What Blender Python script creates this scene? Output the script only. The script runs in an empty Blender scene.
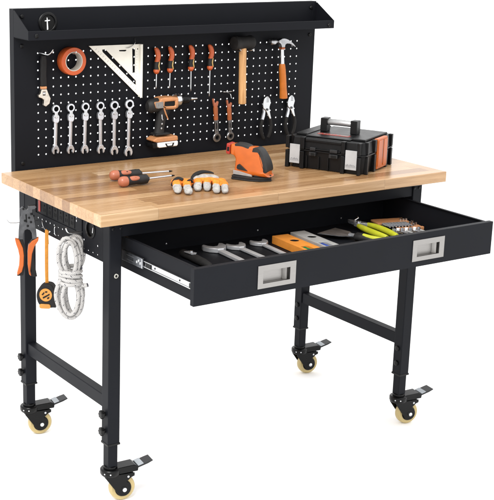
import bpy, bmesh, math, random
from mathutils import Vector, Matrix, Euler, geometry
random.seed(7)
scene = bpy.context.scene
COL = scene.collection
PI = math.pi

# ------------------------------------------------------------------ measures (metres)
W, D, H, T = 1.22, 0.6042, 0.8443, 0.0325          # tabletop
LX0, LX1, LY0, LY1, LW = 0.0526, 1.1653, 0.0442, 0.5949, 0.0374   # outer faces of the legs
HB = 0.173                                          # lower end of the outer leg tubes
PY = 0.6132                                         # front face of the pegboard
PX0, PX1, PZ1 = 0.0503, 1.1744, 1.322
SD, SZ0, SZL = 0.0992, 1.2393, 1.2652               # shelf depth, underside, lip top
DX0, DX1, DY, DZ0, DZ1 = 0.0984, 1.1216, -0.2895, 0.6668, 0.7618  # drawer

# ------------------------------------------------------------------ materials
def new_mat(name):
    m = bpy.data.materials.new(name); m.use_nodes = True
    nt = m.node_tree
    return m, nt, nt.nodes['Principled BSDF']

def mat(name, col, rough=0.5, metal=0.0, spec=0.5, var=0.12, scale=40.0, bump=0.0, bscale=400.0, rvar=0.08, coat=0.0, stretch=None):
    """principled surface with a little procedural unevenness in colour, gloss and relief"""
    if not metal and .05 < max(col) < .7: col = tuple(c*.70 for c in col)
    m, nt, b = new_mat(name)
    N, L = nt.nodes, nt.links
    tc = N.new('ShaderNodeTexCoord')
    mp = N.new('ShaderNodeMapping')
    if stretch: mp.inputs['Scale'].default_value = stretch
    L.new(tc.outputs['Object'], mp.inputs['Vector'])
    n = N.new('ShaderNodeTexNoise'); n.inputs['Scale'].default_value = scale; n.inputs['Detail'].default_value = 5
    L.new(mp.outputs[0], n.inputs['Vector'])
    r = N.new('ShaderNodeValToRGB')
    e = r.color_ramp.elements
    e[0].position, e[1].position = 0.3, 0.7
    e[0].color = tuple(c*(1-var) for c in col)+(1,); e[1].color = tuple(min(1, c*(1+var)) for c in col)+(1,)
    L.new(n.outputs['Fac'], r.inputs['Fac']); L.new(r.outputs['Color'], b.inputs['Base Color'])
    mr = N.new('ShaderNodeMapRange')
    mr.inputs['To Min'].default_value = max(0.03, rough-rvar); mr.inputs['To Max'].default_value = min(1, rough+rvar)
    L.new(n.outputs['Fac'], mr.inputs['Value']); L.new(mr.outputs['Result'], b.inputs['Roughness'])
    b.inputs['Metallic'].default_value = metal
    b.inputs['Specular IOR Level'].default_value = spec
    b.inputs['Coat Weight'].default_value = coat
    if bump:
        n2 = N.new('ShaderNodeTexNoise'); n2.inputs['Scale'].default_value = bscale; n2.inputs['Detail'].default_value = 3
        L.new(mp.outputs[0], n2.inputs['Vector'])
        bp = N.new('ShaderNodeBump'); bp.inputs['Strength'].default_value = bump; bp.inputs['Distance'].default_value = 0.001
        L.new(n2.outputs['Fac'], bp.inputs['Height']); L.new(bp.outputs[0], b.inputs['Normal'])
    return m

M = {}
M['black'] = mat('black_powder_coat', (0.0062, 0.0069, 0.0094), 0.48, 0, 0.10, 0.1, 9, 0.12, 900)
M['panel'] = mat('black_sheet_metal', (0.0062, 0.0067, 0.0088), 0.52, 0, 0.09, 0.08, 7, 0.10, 900)
M['plastic'] = mat('black_plastic', (0.0034, 0.0034, 0.0038), 0.38, 0, 0.22, 0.15, 60, 0.1, 700)
M['boxplastic'] = mat('toolbox_plastic', (0.0042, 0.0042, 0.0046), 0.36, 0, 0.22, 0.18, 30, 0.25, 1500)
M['rubber'] = mat('dark_rubber', (0.009, 0.0085, 0.0085), 0.7, 0, 0.25, 0.2, 80, 0.2, 500)
M['grip'] = mat('charcoal_rubber_grip', (0.013, 0.0125, 0.0125), 0.55, 0, 0.3, 0.2, 90, 0.25, 600)
M['mallet'] = mat('mallet_rubber', (0.014, 0.013, 0.0125), 0.75, 0, 0.3, 0.35, 45, 0.4, 250)
M['steel'] = mat('polished_steel', (0.55, 0.56, 0.57), 0.24, 1, 0.5, 0.06, 60)
M['chrome'] = mat('satin_chrome', (0.58, 0.60, 0.64), 0.24, .8, 0.5, 0.05, 40, 0, 300, 0.05)
M['darksteel'] = mat('forged_dark_steel', (0.085, 0.086, 0.09), 0.38, 1, 0.5, 0.3, 60, 0.15, 300)
M['channel'] = mat('blackened_slide_steel', (0.20, 0.21, 0.23), 0.3, 1, 0.5, 0.3, 70)
M['zinc'] = mat('zinc_plated_steel', (0.60, 0.61, 0.62), 0.3, 1, 0.5, 0.08, 50, 0.03, 300)
M['handle'] = mat('brushed_nickel', (0.30, 0.29, 0.28), 0.38, 1, 0.5, 0.05, 60, 0.04, 300, 0.05, 0, (1, 1, 14))
M['satin'] = mat('satin_steel', (.66, .67, .69), .36, .65, .5, .06, 40)
M['nickel'] = mat('worn_nickel', (.42, .41, .37), .35, 1, .5, .1, 60)
M['orange'] = mat('orange_plastic', (0.60, 0.125, 0.010), 0.36, 0, 0.4, 0.08, 40, 0.05, 500)
M['redorange'] = mat('red_orange_plastic', (0.66, 0.125, 0.032), 0.36, 0, 0.4, 0.12, 60, 0.05, 500)
M['copper'] = mat('burnt_orange_plastic', (0.40, 0.105, 0.030), 0.42, 0, 0.35, 0.15, 70, 0.05, 500)
M['tan'] = mat('amber_orange_plastic', (0.64, 0.29, 0.125), 0.42, 0, 0.35, 0.12, 60)
M['red'] = mat('red_plastic', (0.45, 0.035, 0.02), 0.4, 0, 0.4, 0.1, 50)
M['coral'] = mat('coral_plastic', (0.50, 0.155, 0.080), 0.33, 0, 0.45, 0.08, 50)
M['cream'] = mat('cream_polyurethane', (0.63, 0.49, 0.22), 0.42, 0, 0.4, 0.06, 40)
M['paleyellow'] = mat('pale_yellow_plastic', (0.66, 0.45, 0.16), 0.4, 0, 0.4, 0.08, 60)
M['white'] = mat('white_label', (0.78, 0.78, 0.78), 0.5, 0, 0.4, 0.04, 60)
M['square'] = mat('ivory_coated_aluminium', (0.80, 0.785, 0.71), 0.4, 0, 0.4, 0.06, 30, 0.05, 600)
M['greyprint'] = mat('grey_print', (0.33, 0.33, 0.34), 0.6, 0, 0.3, 0.3, 200)
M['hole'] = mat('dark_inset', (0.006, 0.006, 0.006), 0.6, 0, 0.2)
M['midgrey'] = mat('grey_plastic', (0.28, 0.26, 0.24), 0.45, 0, 0.4, 0.1, 60)
M['trimgrey'] = mat('light_grey_trim', (.40, .38, .36), .45, 0, .4, .08, 60)
M['lime'] = mat('lime_vinyl', (0.56, 0.58, 0.030), 0.38, 0, 0.4, 0.08, 60)
M['levelorange'] = mat('orange_anodised', (0.66, 0.24, 0.035), 0.4, 0.1, 0.4, 0.08, 40)
M['levelgrey'] = mat('grey_anodised', (0.40, 0.40, 0.39), 0.42, 0.3, 0.4, 0.08, 40)
M['bluevial'] = mat('blue_vial', (0.05, 0.09, 0.35), 0.15, 0, 0.6)
M['greenvial'] = mat('green_vial', (0.03, 0.20, 0.06), 0.15, 0, 0.6)
M['glove'] = mat('orange_knit', (0.70, 0.21, 0.03), 0.85, 0, 0.15, 0.22, 90, 0.8, 900)
M['glovewhite'] = mat('white_coated_knit', (0.46, 0.44, 0.415), 0.8, 0, 0.15, 0.22, 120, 0.6, 700)
M['strap'] = mat('amber_webbing', (0.58, 0.24, 0.035), 0.7, 0, 0.2, 0.12, 120, 0.4, 900)
M['tape'] = mat('orange_tape', (0.60, 0.10, 0.018), 0.42, 0, 0.4, 0.08, 50)
M['core'] = mat('cardboard_core', (0.62, 0.57, 0.50), 0.7, 0, 0.2, 0.06, 50)

def hickory(name, base, dark):
    m, nt, b = new_mat(name); N, L = nt.nodes, nt.links
    tc = N.new('ShaderNodeTexCoord'); mp = N.new('ShaderNodeMapping'); mp.inputs['Scale'].default_value = (70, 70, 5)
    L.new(tc.outputs['Object'], mp.inputs[0])
    n = N.new('ShaderNodeTexNoise'); n.inputs['Scale'].default_value = 2.2; n.inputs['Detail'].default_value = 6; L.new(mp.outputs[0], n.inputs[0])
    r = N.new('ShaderNodeValToRGB'); r.color_ramp.elements[0].position = .35; r.color_ramp.elements[1].position = .68
    r.color_ramp.elements[0].color = dark+(1,); r.color_ramp.elements[1].color = base+(1,)
    L.new(n.outputs['Fac'], r.inputs[0]); L.new(r.outputs[0], b.inputs['Base Color'])
    b.inputs['Roughness'].default_value = .5
    return m
M['handlewood'] = hickory('hickory_wood', (0.62, 0.36, 0.15), (0.40, 0.19, 0.065))

def butcher_block():
    m, nt, b = new_mat('oiled_butcher_block'); N, L = nt.nodes, nt.links
    def math_(op, a, bb=None, c=None):
        n = N.new('ShaderNodeMath'); n.operation = op
        for i, v in enumerate((a, bb, c)):
            if v is None: continue
            if isinstance(v, (int, float)): n.inputs[i].default_value = v
            else: L.new(v, n.inputs[i])
        return n.outputs[0]
    tc = N.new('ShaderNodeTexCoord'); sp = N.new('ShaderNodeSeparateXYZ'); L.new(tc.outputs['Object'], sp.inputs[0])
    x, y, z = sp.outputs
    row = math_('FLOOR', math_('DIVIDE', math_('ADD', y, 0.009), 0.0445))
    wn = N.new('ShaderNodeTexWhiteNoise'); wn.noise_dimensions = '1D'; L.new(row, wn.inputs['W'])
    off = math_('MULTIPLY', wn.outputs['Value'], 3.1)
    # stave lengths differ from row to row
    wl = N.new('ShaderNodeTexWhiteNoise'); wl.noise_dimensions = '1D'; L.new(math_('ADD', row, 31.7), wl.inputs['W'])
    ln = math_('ADD', math_('MULTIPLY', wl.outputs['Value'], 0.22), 0.27)
    sx = math_('DIVIDE', math_('ADD', x, off), ln)
    seg = math_('FLOOR', sx)
    cv = N.new('ShaderNodeCombineXYZ'); L.new(row, cv.inputs[0]); L.new(seg, cv.inputs[1])
    wc = N.new('ShaderNodeTexWhiteNoise'); wc.noise_dimensions = '3D'; L.new(cv.outputs[0], wc.inputs['Vector'])
    ramp = N.new('ShaderNodeValToRGB'); cr = ramp.color_ramp
    cr.elements[0].color = BLK[0]+(1,); cr.elements[1].color = BLK[3]+(1,)
    e = cr.elements.new(.35); e.color = BLK[1]+(1,)
    e = cr.elements.new(.72); e.color = BLK[2]+(1,)
    L.new(wc.outputs['Value'], ramp.inputs[0])
    # grain, shifted for every stave
    gv = N.new('ShaderNodeCombineXYZ')
    L.new(math_('ADD', math_('MULTIPLY', x, 3.2), math_('MULTIPLY', wc.outputs['Value'], 37.0)), gv.inputs[0])
    L.new(math_('MULTIPLY', y, 60.0), gv.inputs[1]); L.new(math_('MULTIPLY', z, 60.0), gv.inputs[2])
    g = N.new('ShaderNodeTexNoise'); g.inputs['Scale'].default_value = 1.6; g.inputs['Detail'].default_value = 8; g.inputs['Roughness'].default_value = .62
    g.inputs['Distortion'].default_value = .7
    L.new(gv.outputs[0], g.inputs[0])
    gr = N.new('ShaderNodeValToRGB'); gr.color_ramp.elements[0].position = .32; gr.color_ramp.elements[1].position = .66
    gr.color_ramp.elements[0].color = (.76, .69, .60, 1); gr.color_ramp.elements[1].color = (1.05, 1.05, 1.05, 1)
    L.new(g.outputs['Fac'], gr.inputs[0])
    # short dark pores
    pv = N.new('ShaderNodeCombineXYZ'); L.new(math_('MULTIPLY', x, 26.0), pv.inputs[0]); L.new(math_('MULTIPLY', y, 420.0), pv.inputs[1]); L.new(math_('MULTIPLY', z, 420.0), pv.inputs[2])
    pn = N.new('ShaderNodeTexNoise'); pn.inputs['Scale'].default_value = 1.0; pn.inputs['Detail'].default_value = 2; L.new(pv.outputs[0], pn.inputs[0])
    pr = N.new('ShaderNodeMapRange'); pr.inputs['From Min'].default_value = .62; pr.inputs['From Max'].default_value = .74
    pr.inputs['To Min'].default_value = 1; pr.inputs['To Max'].default_value = .86; L.new(pn.outputs['Fac'], pr.inputs[0])
    # glue lines between staves
    fy = math_('FRACT', math_('DIVIDE', math_('ADD', y, 0.009), 0.0445)); fx = math_('FRACT', sx)
    ey = math_('LESS_THAN', math_('MINIMUM', fy, math_('SUBTRACT', 1.0, fy)), 0.012)
    ex = math_('LESS_THAN', math_('MULTIPLY', math_('MINIMUM', fx, math_('SUBTRACT', 1.0, fx)), ln), 0.0007)
    seam = math_('SUBTRACT', 1.0, math_('MULTIPLY', math_('MAXIMUM', ey, ex), 0.26))
    def mul(a, f, isval):
        n = N.new('ShaderNodeMix'); n.data_type = 'RGBA'; n.blend_type = 'MULTIPLY'; n.inputs[0].default_value = 1
        L.new(a, n.inputs[6])
        if isval:
            c = N.new('ShaderNodeCombineColor'); [L.new(f, c.inputs[i]) for i in range(3)]; f = c.outputs[0]
        L.new(f, n.inputs[7]); return n.outputs[2]
    colr = mul(mul(mul(ramp.outputs[0], gr.outputs[0], False), seam, True), pr.outputs[0], True)
    L.new(colr, b.inputs['Base Color'])
    rr = N.new('ShaderNodeMapRange'); rr.inputs['To Min'].default_value = .20; rr.inputs['To Max'].default_value = .36
    L.new(g.outputs['Fac'], rr.inputs[0]); L.new(rr.outputs[0], b.inputs['Roughness'])
    b.inputs['Specular IOR Level'].default_value = .62
    bp = N.new('ShaderNodeBump'); bp.inputs['Strength'].default_value = .12; bp.inputs['Distance'].default_value = .0006
    L.new(pr.outputs[0], bp.inputs['Height']); L.new(bp.outputs[0], b.inputs['Normal'])
    return m
BLK = [(0.275, 0.146, 0.064), (0.395, 0.230, 0.108), (0.465, 0.288, 0.146), (0.560, 0.382, 0.222)]
BLK = [tuple(c*.90 for c in b) for b in BLK]
M['wood'] = butcher_block()

def rope_mat():
    m, nt, b = new_mat('flecked_white_rope'); N, L = nt.nodes, nt.links
    uv = N.new('ShaderNodeUVMap'); mp = N.new('ShaderNodeMapping'); mp.inputs['Scale'].default_value = (90, 2, 1)
    L.new(uv.outputs[0], mp.inputs[0])
    sp = N.new('ShaderNodeSeparateXYZ'); L.new(mp.outputs[0], sp.inputs[0])
    def math_(op, a, bb=None):
        n = N.new('ShaderNodeMath'); n.operation = op
        for i, v in enumerate((a, bb)):
            if v is None: continue
            if isinstance(v, (int, float)): n.inputs[i].default_value = v
            else: L.new(v, n.inputs[i])
        return n.outputs[0]
    # two spiral tracer yarns broken into short dashes, over a woven relief
    s1 = math_('FRACT', math_('ADD', math_('MULTIPLY', sp.outputs[0], .5), sp.outputs[1]))
    dash = math_('FRACT', math_('MULTIPLY', sp.outputs[0], .9))
    a = math_('MULTIPLY', math_('LESS_THAN', s1, .15), math_('LESS_THAN', dash, .34))
    mx = N.new('ShaderNodeMix'); mx.data_type = 'RGBA'; mx.inputs[6].default_value = (.43, .42, .41, 1); mx.inputs[7].default_value = (.10, .10, .115, 1)
    L.new(a, mx.inputs[0]); L.new(mx.outputs[2], b.inputs['Base Color'])
    b.inputs['Roughness'].default_value = .85; b.inputs['Specular IOR Level'].default_value = .2
    w1 = math_('SINE', math_('MULTIPLY', math_('ADD', math_('MULTIPLY', sp.outputs[0], 2.0), math_('MULTIPLY', sp.outputs[1], 4.0)), 6.28318))
    w2 = math_('SINE', math_('MULTIPLY', math_('SUBTRACT', math_('MULTIPLY', sp.outputs[0], 2.0), math_('MULTIPLY', sp.outputs[1], 4.0)), 6.28318))
    bp = N.new('ShaderNodeBump'); bp.inputs['Strength'].default_value = .5; bp.inputs['Distance'].default_value = .0012
    L.new(math_('ADD', w1, w2), bp.inputs['Height']); L.new(bp.outputs[0], b.inputs['Normal'])
    return m
M['rope'] = rope_mat()

# ------------------------------------------------------------------ mesh helpers
def T3(x=0, y=0, z=0): return Matrix.Translation((x, y, z))
def RX(a): return Matrix.Rotation(a, 4, 'X')
def RY(a): return Matrix.Rotation(a, 4, 'Y')
def RZ(a): return Matrix.Rotation(a, 4, 'Z')

class MB:
    def __init__(s): s.bm = bmesh.new(); s.uv = None
    def face(s, vs):
        try: return s.bm.faces.new(vs)
        except ValueError: return None
    def box(s, a, b, m=None):
        v = [Vector((x, y, z)) for x in (a[0], b[0]) for y in (a[1], b[1]) for z in (a[2], b[2])]
        if m is not None: v = [m @ p for p in v]
        v = [s.bm.verts.new(p) for p in v]
        for f in ((0, 1, 3, 2), (4, 6, 7, 5), (0, 4, 5, 1), (2, 3, 7, 6), (0, 2, 6, 4), (1, 5, 7, 3)): s.face([v[i] for i in f])
        return s
    def rings(s, rings, cap0=True, cap1=True, closed=False, uvlen=None):
        vv = [[s.bm.verts.new(p) for p in r] for r in rings]
        n = len(vv[0]); rng = range(len(vv) if closed else len(vv)-1)
        if uvlen is not None and s.uv is None: s.uv = s.bm.loops.layers.uv.new('UVMap')
        for i in rng:
            A, B = vv[i], vv[(i+1) % len(vv)]
            for j in range(n):
                k = (j+1) % n
                f = s.face([A[j], A[k], B[k], B[j]])
                if f and uvlen is not None:
                    ua, ub = uvlen[i], uvlen[i+1] if i+1 < len(uvlen) else uvlen[i]+(uvlen[1]-uvlen[0])
                    for lp, uvc in zip(f.loops, ((ua, j/n), (ua, (j+1)/n), (ub, (j+1)/n), (ub, j/n))): lp[s.uv].uv = uvc
        if not closed:
            if cap0: s.face(list(reversed(vv[0])))
            if cap1: s.face(vv[-1])
        return s
    def tube(s, pts, r, seg=12, closed=False, uv=False, flat=1.0, up=None):
        pts = [Vector(p) for p in pts]; n = len(pts)
        rad = r if isinstance(r, (list, tuple)) else [r]*n
        rings = []; prev = None; ul = [0]
        for i, p in enumerate(pts):
            a = pts[(i-1) % n] if (closed or i > 0) else p
            b = pts[(i+1) % n] if (closed or i < n-1) else p
            t = (b-a).normalized()
            if prev is None:
                ref = Vector(up) if up else (Vector((0, 0, 1)) if abs(t.z) < .9 else Vector((0, 1, 0)))
                nrm = (ref-t*ref.dot(t)).normalized()
            else: nrm = (prev-t*prev.dot(t)).normalized()
            prev = nrm; bi = t.cross(nrm)
            rings.append([p+nrm*(rad[i]*flat*math.sin(2*PI*k/seg))+bi*(rad[i]*math.cos(2*PI*k/seg)) for k in range(seg)])
            if i: ul.append(ul[-1]+(p-pts[i-1]).length)
        return s.rings(rings, closed=closed, uvlen=ul if uv else None)
    def cyl(s, a, b, r0, r1=None, seg=24): return s.tube([a, b], [r0, r0 if r1 is None else r1], seg)
    def lathe(s, prof, m=None, seg=28, closed=False):
        """profile of (radius, height) about local z"""
        rings = [[Vector((r*math.cos(2*PI*k/seg), r*math.sin(2*PI*k/seg), z)) for k in range(seg)] for r, z in prof]
        if m is not None: rings = [[m @ p for p in r] for r in rings]
        return s.rings(rings, closed=closed)
    def loft(s, secs, seg=16, m=None):
        """ellipses (z, cx, cy, rx, ry) stacked along z"""
        rings = [[Vector((cx+rx*math.cos(2*PI*k/seg), cy+ry*math.sin(2*PI*k/seg), z)) for k in range(seg)] for z, cx, cy, rx, ry in secs]
        if m is not None: rings = [[m @ p for p in r] for r in rings]
        return s.rings(rings)
    def ell(s, c, r, seg=16, m=None):
        n = seg//2; rings = []
        for i in range(1, n):
            th = PI*i/n
            rings.append([Vector((c[0]+r[0]*math.sin(th)*math.cos(2*PI*k/seg), c[1]+r[1]*math.sin(th)*math.sin(2*PI*k/seg), c[2]-r[2]*math.cos(th))) for k in range(seg)])
        if m is not None: rings = [[m @ p for p in q] for q in rings]
        return s.rings(rings)
    def plate(s, outline, y0, y1, holes=(), m=None, axes='xz'):
        """2D outline with holes, extruded: axes xz -> depth along y, xy -> along z, yz -> along x"""
        def P(p, d):
            v = {'xz': (p[0], d, p[1]), 'xy': (p[0], p[1], d), 'yz': (d, p[0], p[1])}[axes]
            v = Vector(v); return m @ v if m is not None else v
        loops = [list(outline)]+[list(h) for h in holes]
        flat = [p for l in loops for p in l]
        if len(loops) == 1 or len(loops) > 60: tris = geometry.tessellate_polygon([[Vector((p[0], p[1], 0)) for p in l] for l in loops])
        else:
            ed, k0 = [], 0
            for l in loops: ed += [(k0+i, k0+(i+1) % len(l)) for i in range(len(l))]; k0 += len(l)
            _, _, tr, _, _, _ = geometry.delaunay_2d_cdt([Vector(p) for p in flat], ed, [], 0, 1e-7)
            def inside(q, l):
                c = False
                for i in range(len(l)):
                    a_, b_ = l[i-1], l[i]
                    if (a_[1] > q[1]) != (b_[1] > q[1]) and q[0] < (b_[0]-a_[0])*(q[1]-a_[1])/(b_[1]-a_[1])+a_[0]: c = not c
                return c
            tris = []
            for t in tr:
                q = (sum(flat[i][0] for i in t)/3, sum(flat[i][1] for i in t)/3)
                if inside(q, loops[0]) and not any(inside(q, l) for l in loops[1:]): tris.append(t)
        va = [s.bm.verts.new(P(p, y0)) for p in flat]; vb = [s.bm.verts.new(P(p, y1)) for p in flat]
        if holes:
            for t in tris:
                s.face([va[i] for i in t]); s.face([vb[i] for i in reversed(t)])
        else:
            s.face(va); s.face(list(reversed(vb)))
        k = 0
        for l in loops:
            n = len(l)
            for i in range(n):
                j = (i+1) % n; s.face([va[k+i], va[k+j], vb[k+j], vb[k+i]])
            k += n
        return s
    def build(s, name, material, parent=None, bevel=0.0, seg=2, smooth=35, matrix=None):
        bmesh.ops.recalc_face_normals(s.bm, faces=s.bm.faces)
        me = bpy.data.meshes.new(name); s.bm.to_mesh(me); s.bm.free()
        me.materials.append(M[material] if isinstance(material, str) else material)
        o = bpy.data.objects.new(name, me); COL.objects.link(o)
        if parent is not None: o.parent = parent
        if matrix is not None: o.matrix_local = matrix
        if smooth:
            me.shade_smooth(); me.set_sharp_from_angle(angle=math.radians(smooth))
        if bevel:
            b = o.modifiers.new('edge', 'BEVEL'); b.width = bevel; b.segments = seg; b.limit_method = 'ANGLE'; b.angle_limit = math.radians(40)
            b.harden_normals = True
        return o

def thing(name, label, cat, loc, rot=(0, 0, 0), group=None):
    o = bpy.data.objects.new(name, None); COL.objects.link(o)
    o.location = loc; o.rotation_euler = rot; o.empty_display_size = .05
    o['label'] = label; o['category'] = cat
    if group: o['group'] = group
    return o
def tag(o, label, cat, group=None):
    o['label'] = label; o['category'] = cat
    if group: o['group'] = group
    return o
def dup(root, loc, rot=None, label=None):
    r = root.copy(); COL.objects.link(r); r.location = loc
    if rot: r.rotation_euler = rot
    if label: r['label'] = label
    for ch in list(root.children):
        c = ch.copy(); COL.objects.link(c); c.parent = r
        for g in ch.children:
            d = g.copy(); COL.objects.link(d); d.parent = c
    return r
def circ(cx, cy, r, n=24, a0=0.0, ry=None): return [(cx+r*math.cos(a0+2*PI*k/n), cy+(ry or r)*math.sin(a0+2*PI*k/n)) for k in range(n)]
def rect(x0, z0, x1, z1): return [(x0, z0), (x1, z0), (x1, z1), (x0, z1)]
def bez(p, n=24, closed=False):
    """Catmull-Rom through points"""
    p = [Vector(q) for q in p]; out = []; m = len(p)
    rng = range(m) if closed else range(m-1)
    for i in rng:
        a, b, c, d = (p[(i-1) % m] if closed or i else p[0]), p[i], p[(i+1) % m], (p[(i+2) % m] if closed or i+2 < m else p[-1])
        for k in range(n):
            t = k/n
            out.append(.5*((2*b)+(c-a)*t+(2*a-5*b+4*c-d)*t*t+(3*b-a-3*c+d)*t**3))
    if not closed: out.append(p[-1])
    return out

# ================================================================== the setting
fl = MB(); fl.box((-60, -60, -.02), (60, 60, 0))
fm = mat('white_floor', (0.97, 0.97, 0.97), 0.9, 0, 0.0, 0.0)
o = fl.build('floor', fm, smooth=0); o['kind'] = 'structure'

# ================================================================== workbench
bench = thing('workbench', 'black steel rolling workbench with butcher block top, pegboard back and open drawer', 'workbench', (0, 0, 0))
t = MB().box((0, 0, H-T), (W, D, H)).build('tabletop', 'wood', bench, bevel=.0022, seg=3)

CAST = []
def caster(x, y):
    """swivel caster about its stem; wheel trails along local x"""
    if CAST:
        c = CAST[0].copy(); COL.objects.link(c); c.parent = bench; c.location = (x, y, 0)
        for ch in CAST[0].children:
            d = ch.copy(); COL.objects.link(d); d.parent = c
        return
    f = MB()
    f.lathe([(.010, .1005), (.026, .1005), (.0290, .097), (.0290, .086), (.0255, .080), (.014, .078)], seg=36)
    f.lathe([(.0150, .1085), (.0195, .1075), (.0195, .0995), (.0150, .099)])
    cx, wz, r = .034, .0375, .0375
    for s in (-1, 1):
        ck = [(-.020, .083), (.066, .083), (.066, .0735), (.056, .070)] + [(cx+.0215*math.cos(a_), wz+.0215*math.sin(a_)) for a_ in [math.radians(d) for d in range(70, -150, -20)]] + [(-.001, .050), (-.018, .074)]
        f.plate(ck, s*.0190-.0016, s*.0190+.0016)
    f.box((-.014, -.0172, .0765), (.064, .0172, .0825))
    fork = f.build('caster', 'gloss', bench, bevel=.0014)
    tm = T3(cx, 0, wz) @ RX(PI/2)
    k = r/.0315
    MB().lathe([(.0205*k, -.0130), (.028*k, -.0130), (.0307*k, -.009), (.0315*k, -.004), (.0315*k, .004), (.0307*k, .009), (.028*k, .0130), (.0205*k, .0130)], tm, 48, closed=True).build('tyre', 'cream', fork)
    MB().lathe([(.004, -.0140), (.0203*k, -.0140), (.0204*k, -.010), (.0204*k, .010), (.0203*k, .0140), (.004, .0140)], tm, 36).build('hub', 'plastic', fork)
    b = MB(); b.lathe([(.0030, .0275), (.0062, .0262), (.0066, .0207), (.0030, .0206)], tm, 20); b.build('axle_bolt', 'zinc', fork)
    b = MB(); b.lathe([(.0012, .0235), (.0032, .0228), (.0035, .0206)], T3(.046, 0, .0745) @ RX(PI/2), 14); b.build('lock_rivet', 'zinc', fork)
    b = MB()
    for k in (-1.9, -2.5):
        b.lathe([(.0010, .0296), (.0022, .0292), (.0024, .0280)], T3(0, 0, .0905) @ RZ(k) @ RY(PI/2), 10).build('rivet', 'zinc', fork); b = MB()
    hp = [(.004, .084), (.076, .086), (.078, .0990), (.066, .1065), (.020, .1035), (.004, .100)]
    MB().plate(hp, -.0205, .0205).build('brake_housing', 'gloss', fork, bevel=.0028, seg=3)
    MB().plate([(.0765, .1022), (.0765, .1008), (.0925, .1052), (.0925, .1066)], -.0187, .0187).build('brake_stripe', 'band', fork)
    MB().plate([(.0700, .0984), (.0700, .0930), (.0930, .0995), (.106, .1030), (.121, .1095), (.1205, .1120), (.106, .1085), (.0930, .1046), (.0765, .1003)], -.0190, .0190).build('brake_pedal', 'darkpedal', fork, bevel=.0008)
    fork.location = (x, y, 0); fork.rotation_euler = (0, 0, math.radians(-9))
    CAST.append(fork)
M['band'] = mat('light_plated_band', (0.46, 0.50, 0.54), 0.4, 0, 0.4, 0.08, 60)
M['gloss'] = mat('glossy_black_steel', (0.0022, 0.0023, 0.0026), 0.26, 0, 0.20, 0.1, 40)
M['darkpedal'] = mat('ribbed_dark_plastic', (0.016, 0.0165, 0.018), 0.45, 0, 0.3, 0.3, 200)

def knob(mb, x, y, z, s):
    """star knob on the -x face"""
    pr = [(.0128 if k % 2 == 0 else .0098) for k in range(14)]
    def ring(d, f): return [Vector((x+s*d, y+f*pr[k]*math.cos(2*PI*k/14), z+f*pr[k]*math.sin(2*PI*k/14))) for k in range(14)]
    mb.rings([ring(.004, .75), ring(.006, 1), ring(.0135, 1), ring(.0155, .8), ring(.0156, .35)])
    mb.cyl((x, y, z), (x+s*.006, y, z), .006)

for (lx, ly, left) in ((LX0, LY0, 1), (LX0, LY1-LW, 1), (LX1-LW, LY0, 0), (LX1-LW, LY1-LW, 0)):
    top = H-T-.0005
    leg = MB().box((lx, ly, HB+.003), (lx+LW, ly+LW, top)).build('leg', 'black', bench, bevel=.0028, seg=3)
    MB().box((lx-.0012, ly-.0012, HB), (lx+LW+.0012, ly+LW+.0012, HB+.006)).build('collar', 'plastic', leg, bevel=.001)
    c = (lx+LW/2, ly+LW/2)
    MB().box((c[0]-.0148, c[1]-.0148, .106), (c[0]+.0148, c[1]+.0148, HB)).build('foot_tube', 'black', leg, bevel=.0022, seg=3)
    for kz in (.2645, .2145):
        k = MB()
        if left: knob(k, lx, c[1], kz, -1)
        else: k.lathe([(.004, 0), (.0085, 0), (.0085, .004), (.006, .0055), (.002, .006)], T3(lx, c[1], kz) @ RY(-PI/2), 20)
        k.build('knob', 'plastic', leg, bevel=.0006)
    if ly == LY0:
        b = MB()
        if left:
            b.lathe([(.0036, .0004), (.0068, .0004), (.0068, .0014), (.0056, .0022), (.0036, .0018)], T3(lx+.0206, ly, .6613) @ RX(PI/2), 24, closed=True)
            ins = b.build('screw_insert', 'nickel', leg)
            MB().cyl((lx+.0206, ly-.0003, .6613), (lx+.0206, ly-.0012, .6613), .0040, seg=6).build('hex_socket', 'hole', leg)
            b = MB()
        for bx in ((.010, .034) if left else (.004, .024)):
            b.lathe([(.0045, 0), (.0048, .0012), (.003, .003), (.0008, .0034)], T3(lx+bx, ly, .7915) @ RX(PI/2), 16)
        b.build('bolt', 'plastic', leg)
    caster(*c)
# cross bars between front and rear legs
for x in (LX0+.006, LX1-LW+.004):
    MB().box((x, LY0+LW, .2745), (x+.0295, LY1-LW, .3125)).build('stretcher', 'black', bench, bevel=.0025, seg=3)
# rails beneath the top
MB().box((LX0+LW, LY0+.004, .766), (LX1-LW, LY0+.007, H-T-.0005)).box((LX0+LW, LY0+.0075, .766), (LX1-LW, LY0+.03, .769)).build('front_rail', 'black', bench, bevel=.001)
MB().box((LX0+LW, LY1-.010, .700), (LX1-LW, LY1-.006, H-T-.0005)).build('rear_rail', 'black', bench, bevel=.001)

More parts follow.
